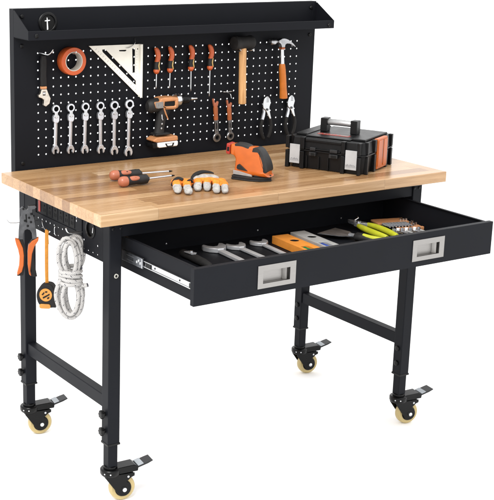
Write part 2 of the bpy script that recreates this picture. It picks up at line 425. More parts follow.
# side panels with two rows of holes, a cable grommet, and the strip opening on the left
PZ0 = .693
def side_panel(x, left):
    y0, y1 = LY0+LW+.0005, LY1-LW-.0005
    holes = []
    yy = y0+.03
    while yy < y1-.02:
        for z in (.7045, .7300):
            if abs(yy-.150) < .030 and z > .72: continue
            holes.append(circ(yy, z, .0031, 10))
        yy += .0255
    gr = (.150, .7680)
    if left:
        holes.append(circ(gr[0], gr[1], .0235, 28)); holes.append(rect(.232, .7440, .484, .790))
    p = MB().plate([(y0, PZ0), (y1, PZ0), (y1, H-T-.0005), (y0, H-T-.0005)], x, x+.0016, holes, axes='yz')
    o = p.build('side_panel', 'panel', bench)
    # folded lower lip
    MB().box((x+.002, y0, PZ0), (x+.018, y1, PZ0+.0014)).build('lower_fold', 'panel', o)
    if left:
        g = MB(); m = T3(x, gr[0], gr[1]) @ RY(-PI/2)
        g.lathe([(.0200, -.012), (.0232, -.012), (.0232, 0.0003), (.0262, .0003), (.0262, .0020), (.0240, .0034), (.0205, .0034), (.0195, .002)], m, 32, closed=True)
        g.build('grommet', 'plastic', o)
        gi = MB(); gi.plate(circ(gr[0], gr[1], .0203, 32), x+.0035, x+.0055, [[(gr[0]+.002, gr[1]-.012), (gr[0]-.004, gr[1]-.012), (gr[0]-.006, gr[1]+.004), (gr[0]-.003, gr[1]+.010), (gr[0], gr[1]-.002)]], axes='yz'); gi.build('grommet_insert', 'hole', o)
        c = MB(); c.tube(bez([(x+.09, gr[0]+.015, gr[1]-.028), (x+.05, gr[0]+.004, gr[1]-.012), (x+.014, gr[0], gr[1]-.002), (x+.012, gr[0]-.008, gr[1]+.012)], 8), .0035, 10)
        c.build('cable_end', 'white', o)
    return o
side_panel(LX0+.0012, True); side_panel(LX1-.0028, False)

ps = MB().box((LX0+.0032, .228, .7400), (LX0+.04, .488, .7930)).build('power_strip', 'panel', bench, bevel=.002)
MB().box((LX0+.0010, .456, .7500), (LX0+.0040, .468, .7840)).build('switch', 'red', ps, bevel=.0015)
for k in range(6):
    yy = .428-k*.034
    sk = MB(); sk.plate(rect(yy-.0135, .748, yy+.0135, .786), LX0+.0020, LX0+.0042, [rect(yy-.0055, .756, yy-.0035, .766), rect(yy+.0035, .756, yy+.0055, .766), circ(yy, .775, .0028, 10)], axes='yz')
    sk.build('socket', 'hole2', ps, bevel=.0006) if 'hole2' in M else sk.build('socket', M.setdefault('hole2', mat('socket_plastic', (.004, .004, .0045), .5, 0, .12)), ps, bevel=.0006)
MB().box((LX0-.0012, .196, .738), (LX0+.0008, .226, .796)).build('end_bracket', 'panel', ps, bevel=.0008)
b = MB()
for zz in (.784, .774): b.lathe([(.0034, 0), (.0034, .001), (.0012, .002)], T3(LX0+.0012, .2285 if zz > .78 else .2285, zz) @ RY(-PI/2), 12)
b.build('strip_screw', 'zinc', ps)

# ------------------------------------------------------------------ pegboard
px0, pz0, pp = .1285, .8854, .02557
holes = []
for i in range(39):
    for j in range(13):
        holes.append(circ(px0+i*pp, pz0+j*.02548, .0026, 10, PI/8))
gx, gz = .1611, 1.2795
holes.append(circ(gx, gz, .0255, 32))
pg = MB().plate(rect(PX0, H-T+.004, PX1, PZ1), PY, PY+.0011, holes)
peg = pg.build('pegboard', 'panel', bench, smooth=0)
fr = MB()
for xa, xb in ((PX0, PX0+.0016), (PX1-.0016, PX1)): fr.box((xa, PY+.0013, H-T+.004), (xb, PY+.028, PZ1-.0004))
fr.box((PX0+.0018, PY+.0013, PZ1-.0018), (PX1-.0018, PY+.027, PZ1-.0004))
fr.build('edge_flange', 'panel', peg)
# shelf tray with lip and two gusset ends
sh = MB()
sh.box((PX0+.0014, PY-SD+.0014, SZ0), (PX1-.0014, PY-.0003, SZ0+.0014))
sh.box((PX0+.0006, PY-SD, SZ0), (PX1-.0006, PY-SD+.0013, SZL))
sh.box((PX0+.0014, PY-SD+.0015, SZL-.0014), (PX1-.0014, PY-SD+.0090, SZL-.0002))
sh.build('shelf', 'panel', peg, bevel=.0005)
for xa, xb in ((PX0, PX0+.0013), (PX1-.0013, PX1)):
    g = MB().plate([(PY-.0003, SZ0+.0016), (PY-.0003, 1.318), (PY-.006, 1.318), (PY-SD+.0015, SZL-.0002), (PY-SD+.0015, SZ0+.0016)], xa, xb, axes='yz')
    s = 1 if xa == PX0 else -1
    x2 = xa+s*.0014 if s > 0 else xa
    g.box((min(x2, x2+s*.016), PY-.0016, SZ0+.003), (max(x2, x2+s*.016), PY-.0004, 1.314))
    g.build('shelf_end', 'panel', peg, bevel=.0004)
bm_ = [(.0766, PY-.0016, 1.2996), (.0757, PY-SD, 1.2521), (.0756, PY, 1.2142), (.0755, PY, .8640), (1.1513, PY-.0016, 1.3009), (1.1518, PY-SD, 1.2505), (1.1518, PY, 1.2106), (1.1518, PY, .8640)]
for p in bm_:
    MB().lathe([(.0058, 0), (.0062, .0018), (.0045, .004), (.0028, .0044), (.0022, .0030), (.0005, .0028)], T3(*p) @ RX(PI/2), 18).build('bolt', 'plastic', peg)
g = MB(); m = T3(gx, PY, gz) @ RX(PI/2)
g.lathe([(.0225, -.012), (.0252, -.012), (.0252, .0003), (.0305, .0003), (.0312, .0022), (.0290, .0042), (.0240, .0046), (.0225, .003)], m, 40, closed=True)
g.build('grommet', 'plastic', peg)
# insert of the grommet with a cross-shaped cable slot cut through it
slot = [(-.0024, -.0222), (.0030, -.0222), (.0012, .0045), (.0090, .0060), (.0090, .0082), (.0010, .0085), (.0002, .0160), (-.0030, .0160), (-.0028, .0080), (-.0095, .0068), (-.0095, .0046), (-.0028, .0045)]
g = MB().plate(circ(gx, gz, .0224, 40), PY-.0006, PY+.0016, [[(gx+a, gz+b*.93) for a, b in slot]])
g.build('grommet_insert', 'hole', peg)

# ------------------------------------------------------------------ drawer
ST = .0012
dr = MB()
BY0, BY1 = DY+.016, .155
dr.box((DX0+.012, BY0, .6755), (DX1-.012, BY1, .6770))                                   # floor
for xa in (DX0+.0105, DX1-.0105-ST*1.2): dr.box((xa, BY0, .6740), (xa+ST*1.2, BY1, DZ1-.0012))  # sides
dr.box((DX0+.0106, BY1+.0002, .6742), (DX1-.0106, BY1+.0015, DZ1-.0014))                   # back
drawer = dr.build('drawer', 'panel', bench, bevel=.0004)
for xa, xb in ((DX0+.0121, DX0+.0200), (DX1-.0200, DX1-.0121)):
    MB().box((xa, BY0+.001, DZ1-.0024), (xb, BY1-.001, DZ1-.0011)).build('side_fold', 'panel', drawer, bevel=.0004)
hx = [(.2902, .4108), (.8145, .9325)]
hz = (.6833, .7437)
RZ0, RZ1 = .6833+.0125, .7437-.0150
holes = [rect(a+.0165, RZ0, b-.0185, RZ1) for a, b in hx]
fp = MB().plate(rect(DX0, DZ0, DX1, DZ1), DY, DY+.0012, holes)
fp.box((DX0, DY+.0013, DZ1-.0014), (DX1, DY+.015, DZ1)); fp.box((DX0, DY+.0013, DZ0), (DX1, DY+.015, DZ0+.0014))
fp.box((DX0, DY+.0013, DZ0+.0015), (DX0+.0014, DY+.015, DZ1-.0015)); fp.box((DX1-.0014, DY+.0013, DZ0+.0015), (DX1, DY+.015, DZ1-.0015))
fp.box((DX0+.0015, DY+.0137, DZ0+.0015), (DX1-.0015, DY+.0150, DZ1-.0015))
fp.build('front_panel', 'black', drawer, smooth=0)
for a, b in hx:
    h = MB()
    ra, rb = a+.0165, b-.0185
    h.plate(rect(a, hz[0], b, hz[1]), DY-.0022, DY-.0003, [rect(ra, RZ0, rb, RZ1)])
    d0, d1 = DY-.0003, DY+.0122
    h.box((ra, d1, RZ0), (rb, d1+.0006, RZ1))
    h.box((ra-.0008, d0, RZ0-.0004), (ra-.0001, d1+.0006, RZ1+.0004)); h.box((rb+.0001, d0, RZ0-.0004), (rb+.0008, d1+.0006, RZ1+.0004))
    h.box((ra, d0, RZ0-.0008), (rb, d1+.0006, RZ0-.0001)); h.box((ra, d0, RZ1+.0001), (rb, d1+.0006, RZ1+.0008))
    # finger lip folded back into the recess
    h.plate([(rb-.0165, d1-.0004), (rb-.0150, d1-.0004), (rb-.0085, d0+.0014), (rb-.0100, d0+.0006)], RZ0+.0006, RZ1-.0006, axes='xy')
    h.build('handle', 'handle', drawer, smooth=0, bevel=.0003)
# ball-bearing slides
for s, xf in ((-1, DX0+.0104), (1, DX1-.0104)):
    def bx(x0, x1, y0, y1, z0, z1, mb):
        mb.box((min(xf+s*x0, xf+s*x1), y0, z0), (max(xf+s*x0, xf+s*x1), y1, z1))
    a = MB(); bx(.0001, .0030, -.2665, .040, .7075, .7200, a); bx(.0001, .0062, -.2665, .040, .7201, .7222, a); bx(.0001, .0062, -.2665, .040, .7052, .7074, a)
    rail = a.build('slide_rail', 'zinc', drawer, bevel=.0005)
    e = MB(); bx(.0031, .0052, -.2670, -.2600, .7080, .7195, e); e.build('slide_stop', 'plastic', rail)
    e = MB(); bx(.0031, .0054, -.0800, -.0560, .7077, .7198, e); e.build('slide_stop', 'plastic', rail)
    for yy in (-.098, -.215): MB().lathe([(.0026, 0), (.0026, .0008), (.0006, .001)], T3(xf+s*.0030, yy, .7137) @ RY(s*PI/2), 12).build('slide_screw', 'plastic', rail)
    o_ = MB(); bx(.0063, .0090, -.046, .060, .7000, .7275, o_); bx(.0030, .0062, -.046, .060, .7255, .7275, o_); bx(.0030, .0062, -.046, .060, .7000, .7020, o_)
    o_.build('slide_channel', 'channel', drawer, bevel=.0006)
    r_ = MB()
    bx(.0091, .0096, -.0455, -.0415, .7010, .7265, r_)
    for yy in (-.034, -.0255, -.017):
        r_.lathe([(.0040, 0), (.0040, .0010), (.0022, .0016)], T3(xf+s*.0090, yy, .7125 if yy != -.0255 else .7175) @ RY(s*PI/2), 14)
    bx(.0091, .0095, .000, .034, .7070, .7085, r_); bx(.0091, .0095, .000, .036, .7190, .7205, r_)
    r_.build('ball_cage', 'zinc', drawer)
# rivets on the inner back wall
for x_ in (.30, .62, .94):
    MB().lathe([(.0030, 0), (.0028, .0012), (.0008, .0018)], T3(x_, BY1+.0001, .694) @ RX(PI/2), 12).build('rivet', 'zinc', drawer)

# ================================================================== hooks
def hook(label, loc, pts, r=.0016):
    h = thing('peg_hook', label, 'hook', loc, group='hooks hung in the perforated panels')
    MB().tube(bez(pts, 8), r, 10).build('rod', 'zinc', h)
    return h

# ================================================================== things on the pegboard
HANG = random.Random(5)
def on_board(name, label, cat, x, z, group=None, off=0.0): return thing(name, label, cat, (x, PY-.0005-off, z), (0, math.radians(HANG.uniform(-1.1, 1.1)), 0), group=group)

# adjustable wrench -------------------------------------------------
a = on_board('adjustable_wrench', 'adjustable wrench with black grip hanging jaw down at the pegboard end', 'wrench', .1400, 1.190)
MB().plate([(-.006, -.004), (.007, -.004), (.0095, -.02), (.0085, -.06), (.0100, -.096), (-.0090, -.096), (-.0095, -.06), (-.0085, -.02)], -.018, -.006).build('grip', 'rubber', a, bevel=.003, seg=3)
MB().box((-.0085, -.0175, -.104), (.0095, -.0065, -.0965)).build('collar', 'tan', a, bevel=.0015)
MB().plate([(-.008, -.1045), (.009, -.1045), (.0135, -.116), (.0215, -.133), (.0185, -.148), (.006, -.157), (-.001, -.153), (-.001, -.137), (-.008, -.131), (-.017, -.128), (-.0185, -.121), (-.012, -.118)], -.018, -.006,
    [rect(-.004, -.122, .005, -.112)]).build('jaw_head', 'steelwarm', a, bevel=.0015) if False else None
M['steelwarm'] = mat('worn_steel', (0.60, 0.55, 0.48), 0.34, 1, 0.5, 0.2, 90, 0.15, 300)
MB().plate([(-.008, -.1045), (.009, -.1045), (.0135, -.116), (.0215, -.133), (.0185, -.148), (.006, -.157), (-.001, -.153), (.000, -.137), (-.008, -.131), (-.017, -.128), (-.0185, -.121), (-.012, -.118)], -.018, -.006,
    [rect(-.004, -.123, .005, -.112)]).build('jaw_head', 'steelwarm', a, bevel=.0013)
MB().cyl((-.0035, -.012, -.1175), (.0045, -.012, -.1175), .0048, seg=14).build('worm_screw', 'chrome', a)
hook('thin steel hook through the black grip of the adjustable wrench', (.147, PY, 1.194), [(-.018, -.001, -.001), (-.010, -.018, -.003), (.000, -.030, -.005), (.008, -.034, .001), (.013, -.038, .010)], .0019)

# tape roll ---------------------------------------------------------
a = on_board('tape_roll', 'thick roll of orange tape on the pegboard', 'tape', .2320, 1.1653)
m = RX(PI/2)
MB().lathe([(.0290, .001), (.0405, .001), (.0418, .003), (.0418, .031), (.0405, .033), (.0290, .033)], m, 56, closed=True).build('tape_winding', 'tape', a)
MB().lathe([(.0268, .0005), (.0289, .0005), (.0289, .0335), (.0268, .0335)], m, 48, closed=True).build('core', 'core', a)
hook('straight steel hook inside the orange tape roll', (.2273, PY, 1.1905), [(0, -.001, 0), (0, -.03, -.001), (0, -.052, 0), (0, -.056, .008)])

# rafter square -------------------------------------------------------
a = on_board('speed_square', 'ivory triangular rafter square hanging beside the tape roll', 'square', .2972, 1.2060)
hl = [[(.0455, -.0120), (.0570, -.0110), (.1685, -.1120), (.1690, -.1255), (.1620, -.1215), (.0470, -.0190)],
      [(.1520, -.0120), (.1630, -.0115), (.1645, -.0890), (.1555, -.0870)],
      [(.1050, -.0150), (.1060, -.0190), (.1260, -.0200), (.1320, -.0180), (.1320, -.0150)],
      circ(.172, -.0136, .0024, 10)]
MB().plate([(0, 0), (.1770, .0010), (.1795, -.1600)], -.0065, -.0035, hl).build('blade', 'square', a, smooth=0)
MB().plate([(.1772, .0014), (.1850, .0014), (.1872, -.1655), (.1797, -.1630)], -.0165, -.0005).build('fence', 'square', a, bevel=.0008)
tk = MB()
for k in range(15): tk.box((.1706-(.005 if k % 5 == 0 else .003), -.0072, -.022-k*.0085), (.1706, -.0066, -.0215-k*.0085))
for k in range(18):
    t_ = .10+k*.047
    tk.box((-.0030, -.0002, -.0003), (.0030, .0004, .0003), T3(.1795*t_+.0062, -.0068, -.160*t_+.0055) @ RY(-.86))
tk.build('scale_marks', 'greyprint', a)
hook('bent wire hook at the top edge of the ivory rafter square', (.449, PY, 1.2115), [(.012, -.001, .012), (.010, -.008, .000), (-.002, -.012, -.010), (-.016, -.012, -.016), (-.024, -.010, -.016)], .0012)

# flex-head ratchet wrenches ------------------------------------------
WR = [(.1817, 1.0229, .8853), (.2323, 1.0232, .8821), (.2826, 1.0229, .8777), (.3346, 1.0219, .8732), (.3850, 1.0205, .8649), (.4389, 1.0205, .8563)]
WL = ['smallest flex head combination wrench, below the adjustable wrench and orange tape', 'second smallest of the six steel combination wrenches, below the orange tape roll',
      'third smallest of the six steel combination wrenches, below the thin corner of the square', 'third largest of the six steel combination wrenches, below the slotted edge of the square',
      'second largest steel combination wrench, below the square and beside the largest one', 'largest flex head combination wrench, below the tip of the ivory square']
for (x, rz, bz), lb in zip(WR, WL):
    a = on_board('combination_wrench', lb, 'wrench', x, rz, 'flex head combination wrenches on the pegboard')
    n = rz-bz; s = n/.1376; k = 1.12+.2*(s-1)
    R0 = .0126*s
    m = T3(0, -.010, 0) @ RX(PI/2)
    MB().lathe([(R0*.62, -.0042), (R0*.94, -.0042), (R0, -.003), (R0, .003), (R0*.94, .0042), (R0*.62, .0042)], m, 36, closed=True).build('ring_head', 'chrome', a)
    MB().lathe([(R0*.61, -.0036), (R0*.56, -.0036)] + [(R0*.56, .0036), (R0*.61, .0036)], m, 12, closed=True).build('ratchet_ring', 'darksteel', a)
    zj = -R0*.93
    MB().box((-.0048*k, -.0150, zj-.012), (.0048*k, -.0060, zj+.001)).cyl((0, -.0168, zj-.0105), (0, -.0042, zj-.0105), .0050*k, seg=20).build('flex_joint', 'steel', a, bevel=.0008)
    zc = zj-.012
    sh = MB()
    sh.plate([(-.0088*k, zc-.012), (-.0088*k, zc+.0005), (-.0060*k, zc+.006), (-.0049*k, zc+.006), (-.0049*k, zc-.003), (.0049*k, zc-.003), (.0049*k, zc+.006), (.0060*k, zc+.006), (.0088*k, zc+.0005), (.0088*k, zc-.012), (.0052*k, zc-.018), (-.0052*k, zc-.018)], -.0155, -.0055)
    zo = -n+.022*s
    sh.loft([(zo-.002, 0, -.0105, .0050*k, .0036), (zo+.012, 0, -.0105, .0050*k, .0034), ((zo+zc)/2, 0, -.0105, .0052*k, .0032), (zc-.019, 0, -.0105, .0054*k, .0034), (zc-.0165, 0, -.0105, .0052*k, .0036)], 12)
    shank = sh.build('shank', 'chrome', a, bevel=.0008)
    w = .0118*s; j = [(-.0050*k, zo+.004), (-w*.9, zo-.006*s), (-w, zo-.013*s), (-w*.78, zo-.0195*s), (-w*.40, zo-.0225*s), (-w*.36, zo-.015*s), (-w*.42, zo-.0095*s), (0, zo-.0065*s), (w*.44, zo-.0095*s), (w*.48, zo-.015*s), (w*.62, zo-.0212*s), (w*.92, zo-.0165*s), (w, zo-.011*s), (w*.86, zo-.004*s), (.0050*k, zo+.004)]
    MB().plate(j, -.0150, -.0060).build('open_jaw', 'chrome', a, bevel=.0011)

# screwdrivers on the pegboard -----------------------------------------
SDL = [(.5362, 1.1925, -.128, 'hanging orange gripped screwdriver, nearest the ivory square'), (.5875, 1.1935, -.131, 'hanging orange gripped screwdriver with a short shaft, above the drill chuck'),
       (.6645, 1.1950, -.147, 'hanging orange gripped screwdriver with medium shaft, second from the mallet'), (.7388, 1.1940, -.167, 'hanging orange gripped screwdriver with the longest shaft, nearest the mallet')]
for x, z, tip, lb in SDL:
    a = on_board('screwdriver', lb, 'screwdriver', x, z, 'screwdrivers hung on the pegboard')
    a.scale = (.80, .80, 1)
    cy = -.014
    MB().loft([(0.0005, -.0045, cy, .004, .005), (-.002, -.0035, cy, .0075, .008), (-.008, .0005, cy, .0105, .0105), (-.017, .0045, cy, .0108, .0110), (-.026, .0066, cy, .0104, .0108), (-.034, .0058, cy, .0104, .0106), (-.040, .0036, cy, .0102, .0104), (-.044, .0015, cy, .0098, .010)], 20).build('handle_cap', 'redorange', a)
    MB().loft([(-.0442, .0012, cy, .0098, .010), (-.050, -.0012, cy, .0090, .0095), (-.058, -.0022, cy, .0082, .0088), (-.064, -.0018, cy, .0086, .0092), (-.068, -.0006, cy, .0096, .0098)], 20).build('grip', 'grip', a)
    MB().tube(bez([(.0105, cy-.004, -.043), (.0065, cy-.0085, -.051), (.0055, cy-.0085, -.058), (.0085, cy-.0075, -.066), (.0120, cy-.004, -.071)], 6), [.0010]+[.0026]*23+[.0012], 10).build('grip_inlay', 'paleyellow', a)
    MB().loft([(-.0682, 0, cy, .0105, .0105), (-.071, 0, cy, .0125, .0120), (-.076, 0, cy, .0122, .0118), (-.080, 0, cy, .0088, .0085), (-.083, 0, cy, .0040, .0040)], 22).build('guard', 'redorange', a)
    MB().tube([(0, cy, -.080), (0, cy, tip+.010), (0, cy, tip+.003), (0, cy, tip)], [.0024, .0024, .0022, .0009], 12).build('shaft', 'steel', a)

# drill ------------------------------------------------------------------
a = thing('power_drill', 'cordless drill with amber and black body hanging on the pegboard', 'drill', (.5440, PY-.0265, 1.0202))
def dz(zx, zy): return ((zx-150)*.00045, (103.4-90)*0+(110-zy)*.000384)
def dzl(l): return [dz(*p) for p in l]
mx = RY(PI/2)
x0, zc = dz(40, 130)
MB().loft([(x0, -zc+.001, 0, .014, .011), (x0+.006, -zc, 0, .020, .017), (x0+.016, -zc, 0, .0225, .020), (x0+.034, -zc-.002, 0, .0225, .021), (dz(130, 0)[0], -zc-.003, 0, .021, .021)], 24, mx).build('motor_housing', 'grip', a)
sh = MB(); sh.plate(dzl([(72, 92), (118, 90), (122, 66), (150, 60), (215, 60), (268, 66), (272, 80), (272, 150), (240, 164), (170, 160), (140, 140), (92, 148), (80, 142)]), -.022, .022, [dzl([(158, 97), (244, 95), (244, 135), (156, 133)])])
sh.build('gear_shell', 'tan', a, bevel=.005, seg=3)
MB().plate(dzl([(157, 96), (245, 94), (245, 136), (155, 134)]), -.018, .018).build('recess', 'hole', a)
MB().plate(dzl([(76, 94), (140, 92), (143, 144), (96, 145), (82, 138)]), -.0235, -.0222).build('vent_plate', 'midgrey', a, bevel=.0005)
v = MB()
for k in range(5): v.box((dz(88+k*11, 0)[0], -.0242, dz(0, 138)[1]), (dz(91+k*11, 0)[0], -.0236, dz(0, 100)[1]))
v.build('vent_slots', 'greyprint', a)
zc2 = dz(0, 95)[1]
cl = MB(); X = lambda q: dz(q, 0)[0]
cl.loft([(X(268), -zc2, 0, .019, .021), (X(280), -zc2, 0, .0205, .0225), (X(300), -zc2, 0, .0200, .0220), (X(318), -zc2, 0, .0140, .0150), (X(326), -zc2, 0, .0120, .013)], 28, mx).build('clutch_collar', 'steel', a)
ck = MB(); ck.loft([(X(326), -zc2, 0, .0135, .0140), (X(332), -zc2, 0, .0145, .0150), (X(372), -zc2, 0, .0140, .0145), (X(390), -zc2, 0, .0085, .0090), (X(402), -zc2, 0, .0050, .0052)], 24, mx).build('chuck', 'plastic', a)
MB().tube([(X(400), 0, zc2), (X(420), 0, zc2), (X(421), 0, zc2), (X(456), 0, zc2)], [.0045, .0045, .0030, .0026], 6).build('drill_bit', 'steel', a)
gp = MB(); q = lambda zx, zy, r, ry: (dz(zx, zy)[1], dz(zx, zy)[0], 0, r, ry)
gp.loft([q(140, 356, .0180, .016), q(142, 330, .0160, .015), q(150, 270, .0160, .0155), q(160, 210, .0170, .017), q(168, 165, .0195, .019), q(172, 150, .0205, .019)], 20).build('handle', 'grip', a)
st = MB(); st.tube([(*dz(150, 145)[:1], -.0200, dz(150, 145)[1]), (dz(168, 190)[0], -.0180, dz(168, 190)[1]), (dz(193, 245)[0], -.0165, dz(193, 245)[1])], [.0022, .0026, .0016], 10).build('handle_trim', 'tan', a)
MB().plate(dzl([(190, 165), (222, 165), (226, 190), (205, 225), (194, 205)]), -.007, .007).build('trigger', 'plastic', a, bevel=.002)
sc_ = MB()
for zx, zy in ((152, 243), (144, 278), (140, 315)): sc_.lathe([(.0030, 0), (.0030, .0008), (.0008, .001)], T3(dz(zx, zy)[0], -.0150, dz(zx, zy)[1]) @ RX(PI/2), 12)
sc_.build('housing_screw', 'zinc', a)
MB().plate(dzl([(98, 355), (205, 355), (212, 372), (92, 372)]), -.019, .019).build('foot', 'grip', a, bevel=.002)
bt = MB(); bt.plate(dzl([(62, 408), (95, 386), (268, 384), (272, 424), (100, 428), (72, 420)]), -.024, .024)
bat = bt.build('battery', 'tan', a, bevel=.004, seg=3)
MB().plate(dzl([(100, 429), (272, 426), (272, 462), (262, 472), (118, 474), (104, 466)]), -.0235, .0235).build('battery_case', 'white', bat, bevel=.004, seg=3)
MB().plate(dzl([(160, 440), (236, 438), (226, 468), (176, 470)]), -.0248, -.0236, [dzl([(172, 440.5), (226, 439), (218, 460), (182, 461)])]).build('battery_badge', 'plastic', bat)
MB().plate(dzl([(60, 430), (98, 429), (100, 474), (70, 476), (62, 466)]), -.022, .022).build('battery_latch', 'plastic', bat, bevel=.003)
hook('small white steel hook by the back of the cordless drill', (.537, PY, .9885), [(-.010, -.001, 0), (-.010, -.012, .001), (.006, -.013, .001), (.006, -.030, .0), (.0, -.046, -.002), (-.001, -.050, -.016)], .0014)

# ratchet spanners ------------------------------------------------------
for x, z, sc, lb, dx in ((.7630, 1.0150, 1.0, 'hanging ratchet wrench with burnt orange handle, beside the drill bit', .0125), (.8178, 1.0070, .93, 'hanging ratchet wrench with burnt orange handle, below the mallet', .0095)):
    a = on_board('ratchet_wrench', lb, 'wrench', x, z, 'orange handled ratchet wrenches on the pegboard')
    a.rotation_euler = (0, -.055, 0)
    S = lambda l: [(p[0]*sc, p[1]*sc) for p in l]
    MB().plate(S([(-.0095, .002), (-.005, .004), (-.003, -.010), (.003, -.012), (.010, -.006), (.012, -.010), (.0085, -.022), (-.0055, -.022)]), -.014, -.006).build('end_fork', 'coral', a, bevel=.001)
    MB().loft([(-.021*sc, .001, -.011, .0068, .0055), (-.030*sc, .0012, -.011, .0085, .0065), (-.050*sc, .0018, -.011, .0075, .0062), (-.062*sc, .002, -.011, .0082, .0066), (-.068*sc, .002, -.011, .0072, .006)], 16).build('handle', 'copper', a)
    MB().plate(S([(-.0065, -.068), (.010, -.068), (.009, -.075), (.0085, -.105), (.011, -.112), (-.004, -.112), (-.0035, -.105), (-.004, -.075)]), -.0145, -.0070, [S([(.0005, -.078), (.0045, -.078), (.0045, -.102), (.0005, -.102)])]).build('shank', 'darksteel2', a, bevel=.001) if 'darksteel2' in M else MB().plate(S([(-.0065, -.068), (.010, -.068), (.009, -.075), (.0085, -.105), (.011, -.112), (-.004, -.112), (-.0035, -.105), (-.004, -.075)]), -.0145, -.0070, [S([(.0005, -.078), (.0045, -.078), (.0045, -.102), (.0005, -.102)])]).build('shank', M.setdefault('darksteel2', mat('grey_steel', (.34, .34, .35), .32, 1, .5, .2, 80)), a, bevel=.001)
    m = T3(.0035*sc, -.0105, -.126*sc) @ RX(PI/2)
    MB().lathe([(.009*sc, -.005), (.0138*sc, -.005), (.0150*sc, -.0035), (.0150*sc, .0035), (.0138*sc, .005), (.009*sc, .005)], m, 32, closed=True).build('ring_head', 'darksteel2', a)
    MB().lathe([(.0055*sc, -.0035), (.0089*sc, -.0035), (.0089*sc, .0035), (.0055*sc, .0035)], m, 12, closed=True).build('drive_ring', 'darksteel', a)
hook('double steel hook above the second ratchet wrench', (.812, PY, 1.0385), [(-.016, -.001, 0), (-.016, -.016, 0), (.016, -.016, 0), (.016, -.001, 0)], .0012)
hook('short steel prong hook hanging above the ratchet wrenches', (.806, PY, 1.0360), [(0, -.001, 0), (0, -.022, 0), (0, -.036, -.003), (.001, -.040, -.016)], .0012)

# mallet -----------------------------------------------------------------
a = on_board('rubber_mallet', 'dark rubber mallet with a wooden handle hanging head up', 'mallet', .8530, 1.1975)
md = RY(PI/2) @ RZ(0)
MB().lathe([(.016, -.040), (.0205, -.039), (.0222, -.036), (.0225, -.028), (.0208, -.024), (.0208, .024), (.0225, .028), (.0222, .036), (.0205, .039), (.016, .040)], T3(0, -.030, 0) @ RZ(.10) @ RY(PI/2), 36).build('head', 'mallet', a)
MB().loft([(-.200, .0065, -.030, .0125, .0105), (-.198, .0065, -.030, .0135, .0115), (-.150, .0045, -.030, .0132, .0115), (-.08, .002, -.030, .0125, .0110), (-.030, .0005, -.030, .0128, .0112), (-.017, 0, -.030, .0128, .0112)], 20).build('handle', 'handlewood', a)
for s, lb in ((-1, 'steel prong supporting the mallet head, on the drill side'), (1, 'steel prong supporting the mallet head, on the claw hammer side')):
    hook(lb, (.853+s*.022, PY, 1.1725), [(0, -.001, -.001), (0, -.03, -.001), (0, -.050, .0015), (-s*-.006, -.056, .006)], .0022)

# claw hammer -------------------------------------------------------------
a = on_board('claw_hammer', 'claw hammer with steel neck and orange handle hanging head up', 'hammer', 1.0185, 1.1960)
cy = -.022
hd = MB()
hd.plate([(-.0120, .006), (-.006, .009), (.002, .0095), (.010, .0080), (.020, .0045), (.032, -.0025), (.043, -.0115), (.0520, -.0205), (.0500, -.0225), (.038, -.0155), (.026, -.010), (.014, -.0085), (.008, -.0125), (.007, -.020), (-.0065, -.020), (-.009, -.012), (-.014, -.006), (-.0180, -.005), (-.0180, .004)], cy-.009, cy+.009)
hd.lathe([(.0060, .0175), (.0068, .024), (.0098, .029), (.0106, .033), (.0106, .047), (.0098, .0495), (.004, .050)], T3(0, cy, -.0005) @ RY(-PI/2), 24)
hd.build('head', 'darksteel2', a, bevel=.0018)
MB().plate([(-.007, -.0205), (.007, -.0205), (.0078, -.0275), (-.0066, -.0275)], cy-.0085, cy+.0085).build('neck_band', 'copper', a, bevel=.001)
MB().loft([(-.083, .0035, cy, .0078, .0075), (-.055, .0020, cy, .0072, .007), (-.0276, .0004, cy, .0068, .0068)], 18).build('shaft', 'steel', a)
MB().loft([(-.1935, .0132, cy, .0095, .009), (-.192, .0131, cy, .0140, .0125), (-.182, .0125, cy, .0136, .0125), (-.160, .0105, cy, .0120, .0115), (-.125, .0075, cy, .0118, .0115), (-.095, .0045, cy, .0115, .0112), (-.078, .0032, cy, .0098, .0098), (-.076, .0031, cy, .0085, .0085)], 20).build('handle', 'orange2', a) if 'orange2' in M else MB().loft([(-.1935, .0132, cy, .0095, .009), (-.192, .0131, cy, .0140, .0125), (-.182, .0125, cy, .0136, .0125), (-.160, .0105, cy, .0120, .0115), (-.125, .0075, cy, .0118, .0115), (-.095, .0045, cy, .0115, .0112), (-.078, .0032, cy, .0098, .0098), (-.076, .0031, cy, .0085, .0085)], 20).build('handle', M.setdefault('orange2', mat('orange_rubber', (.60, .17, .016), .5, 0, .35, .1, 60, .1, 500)), a)

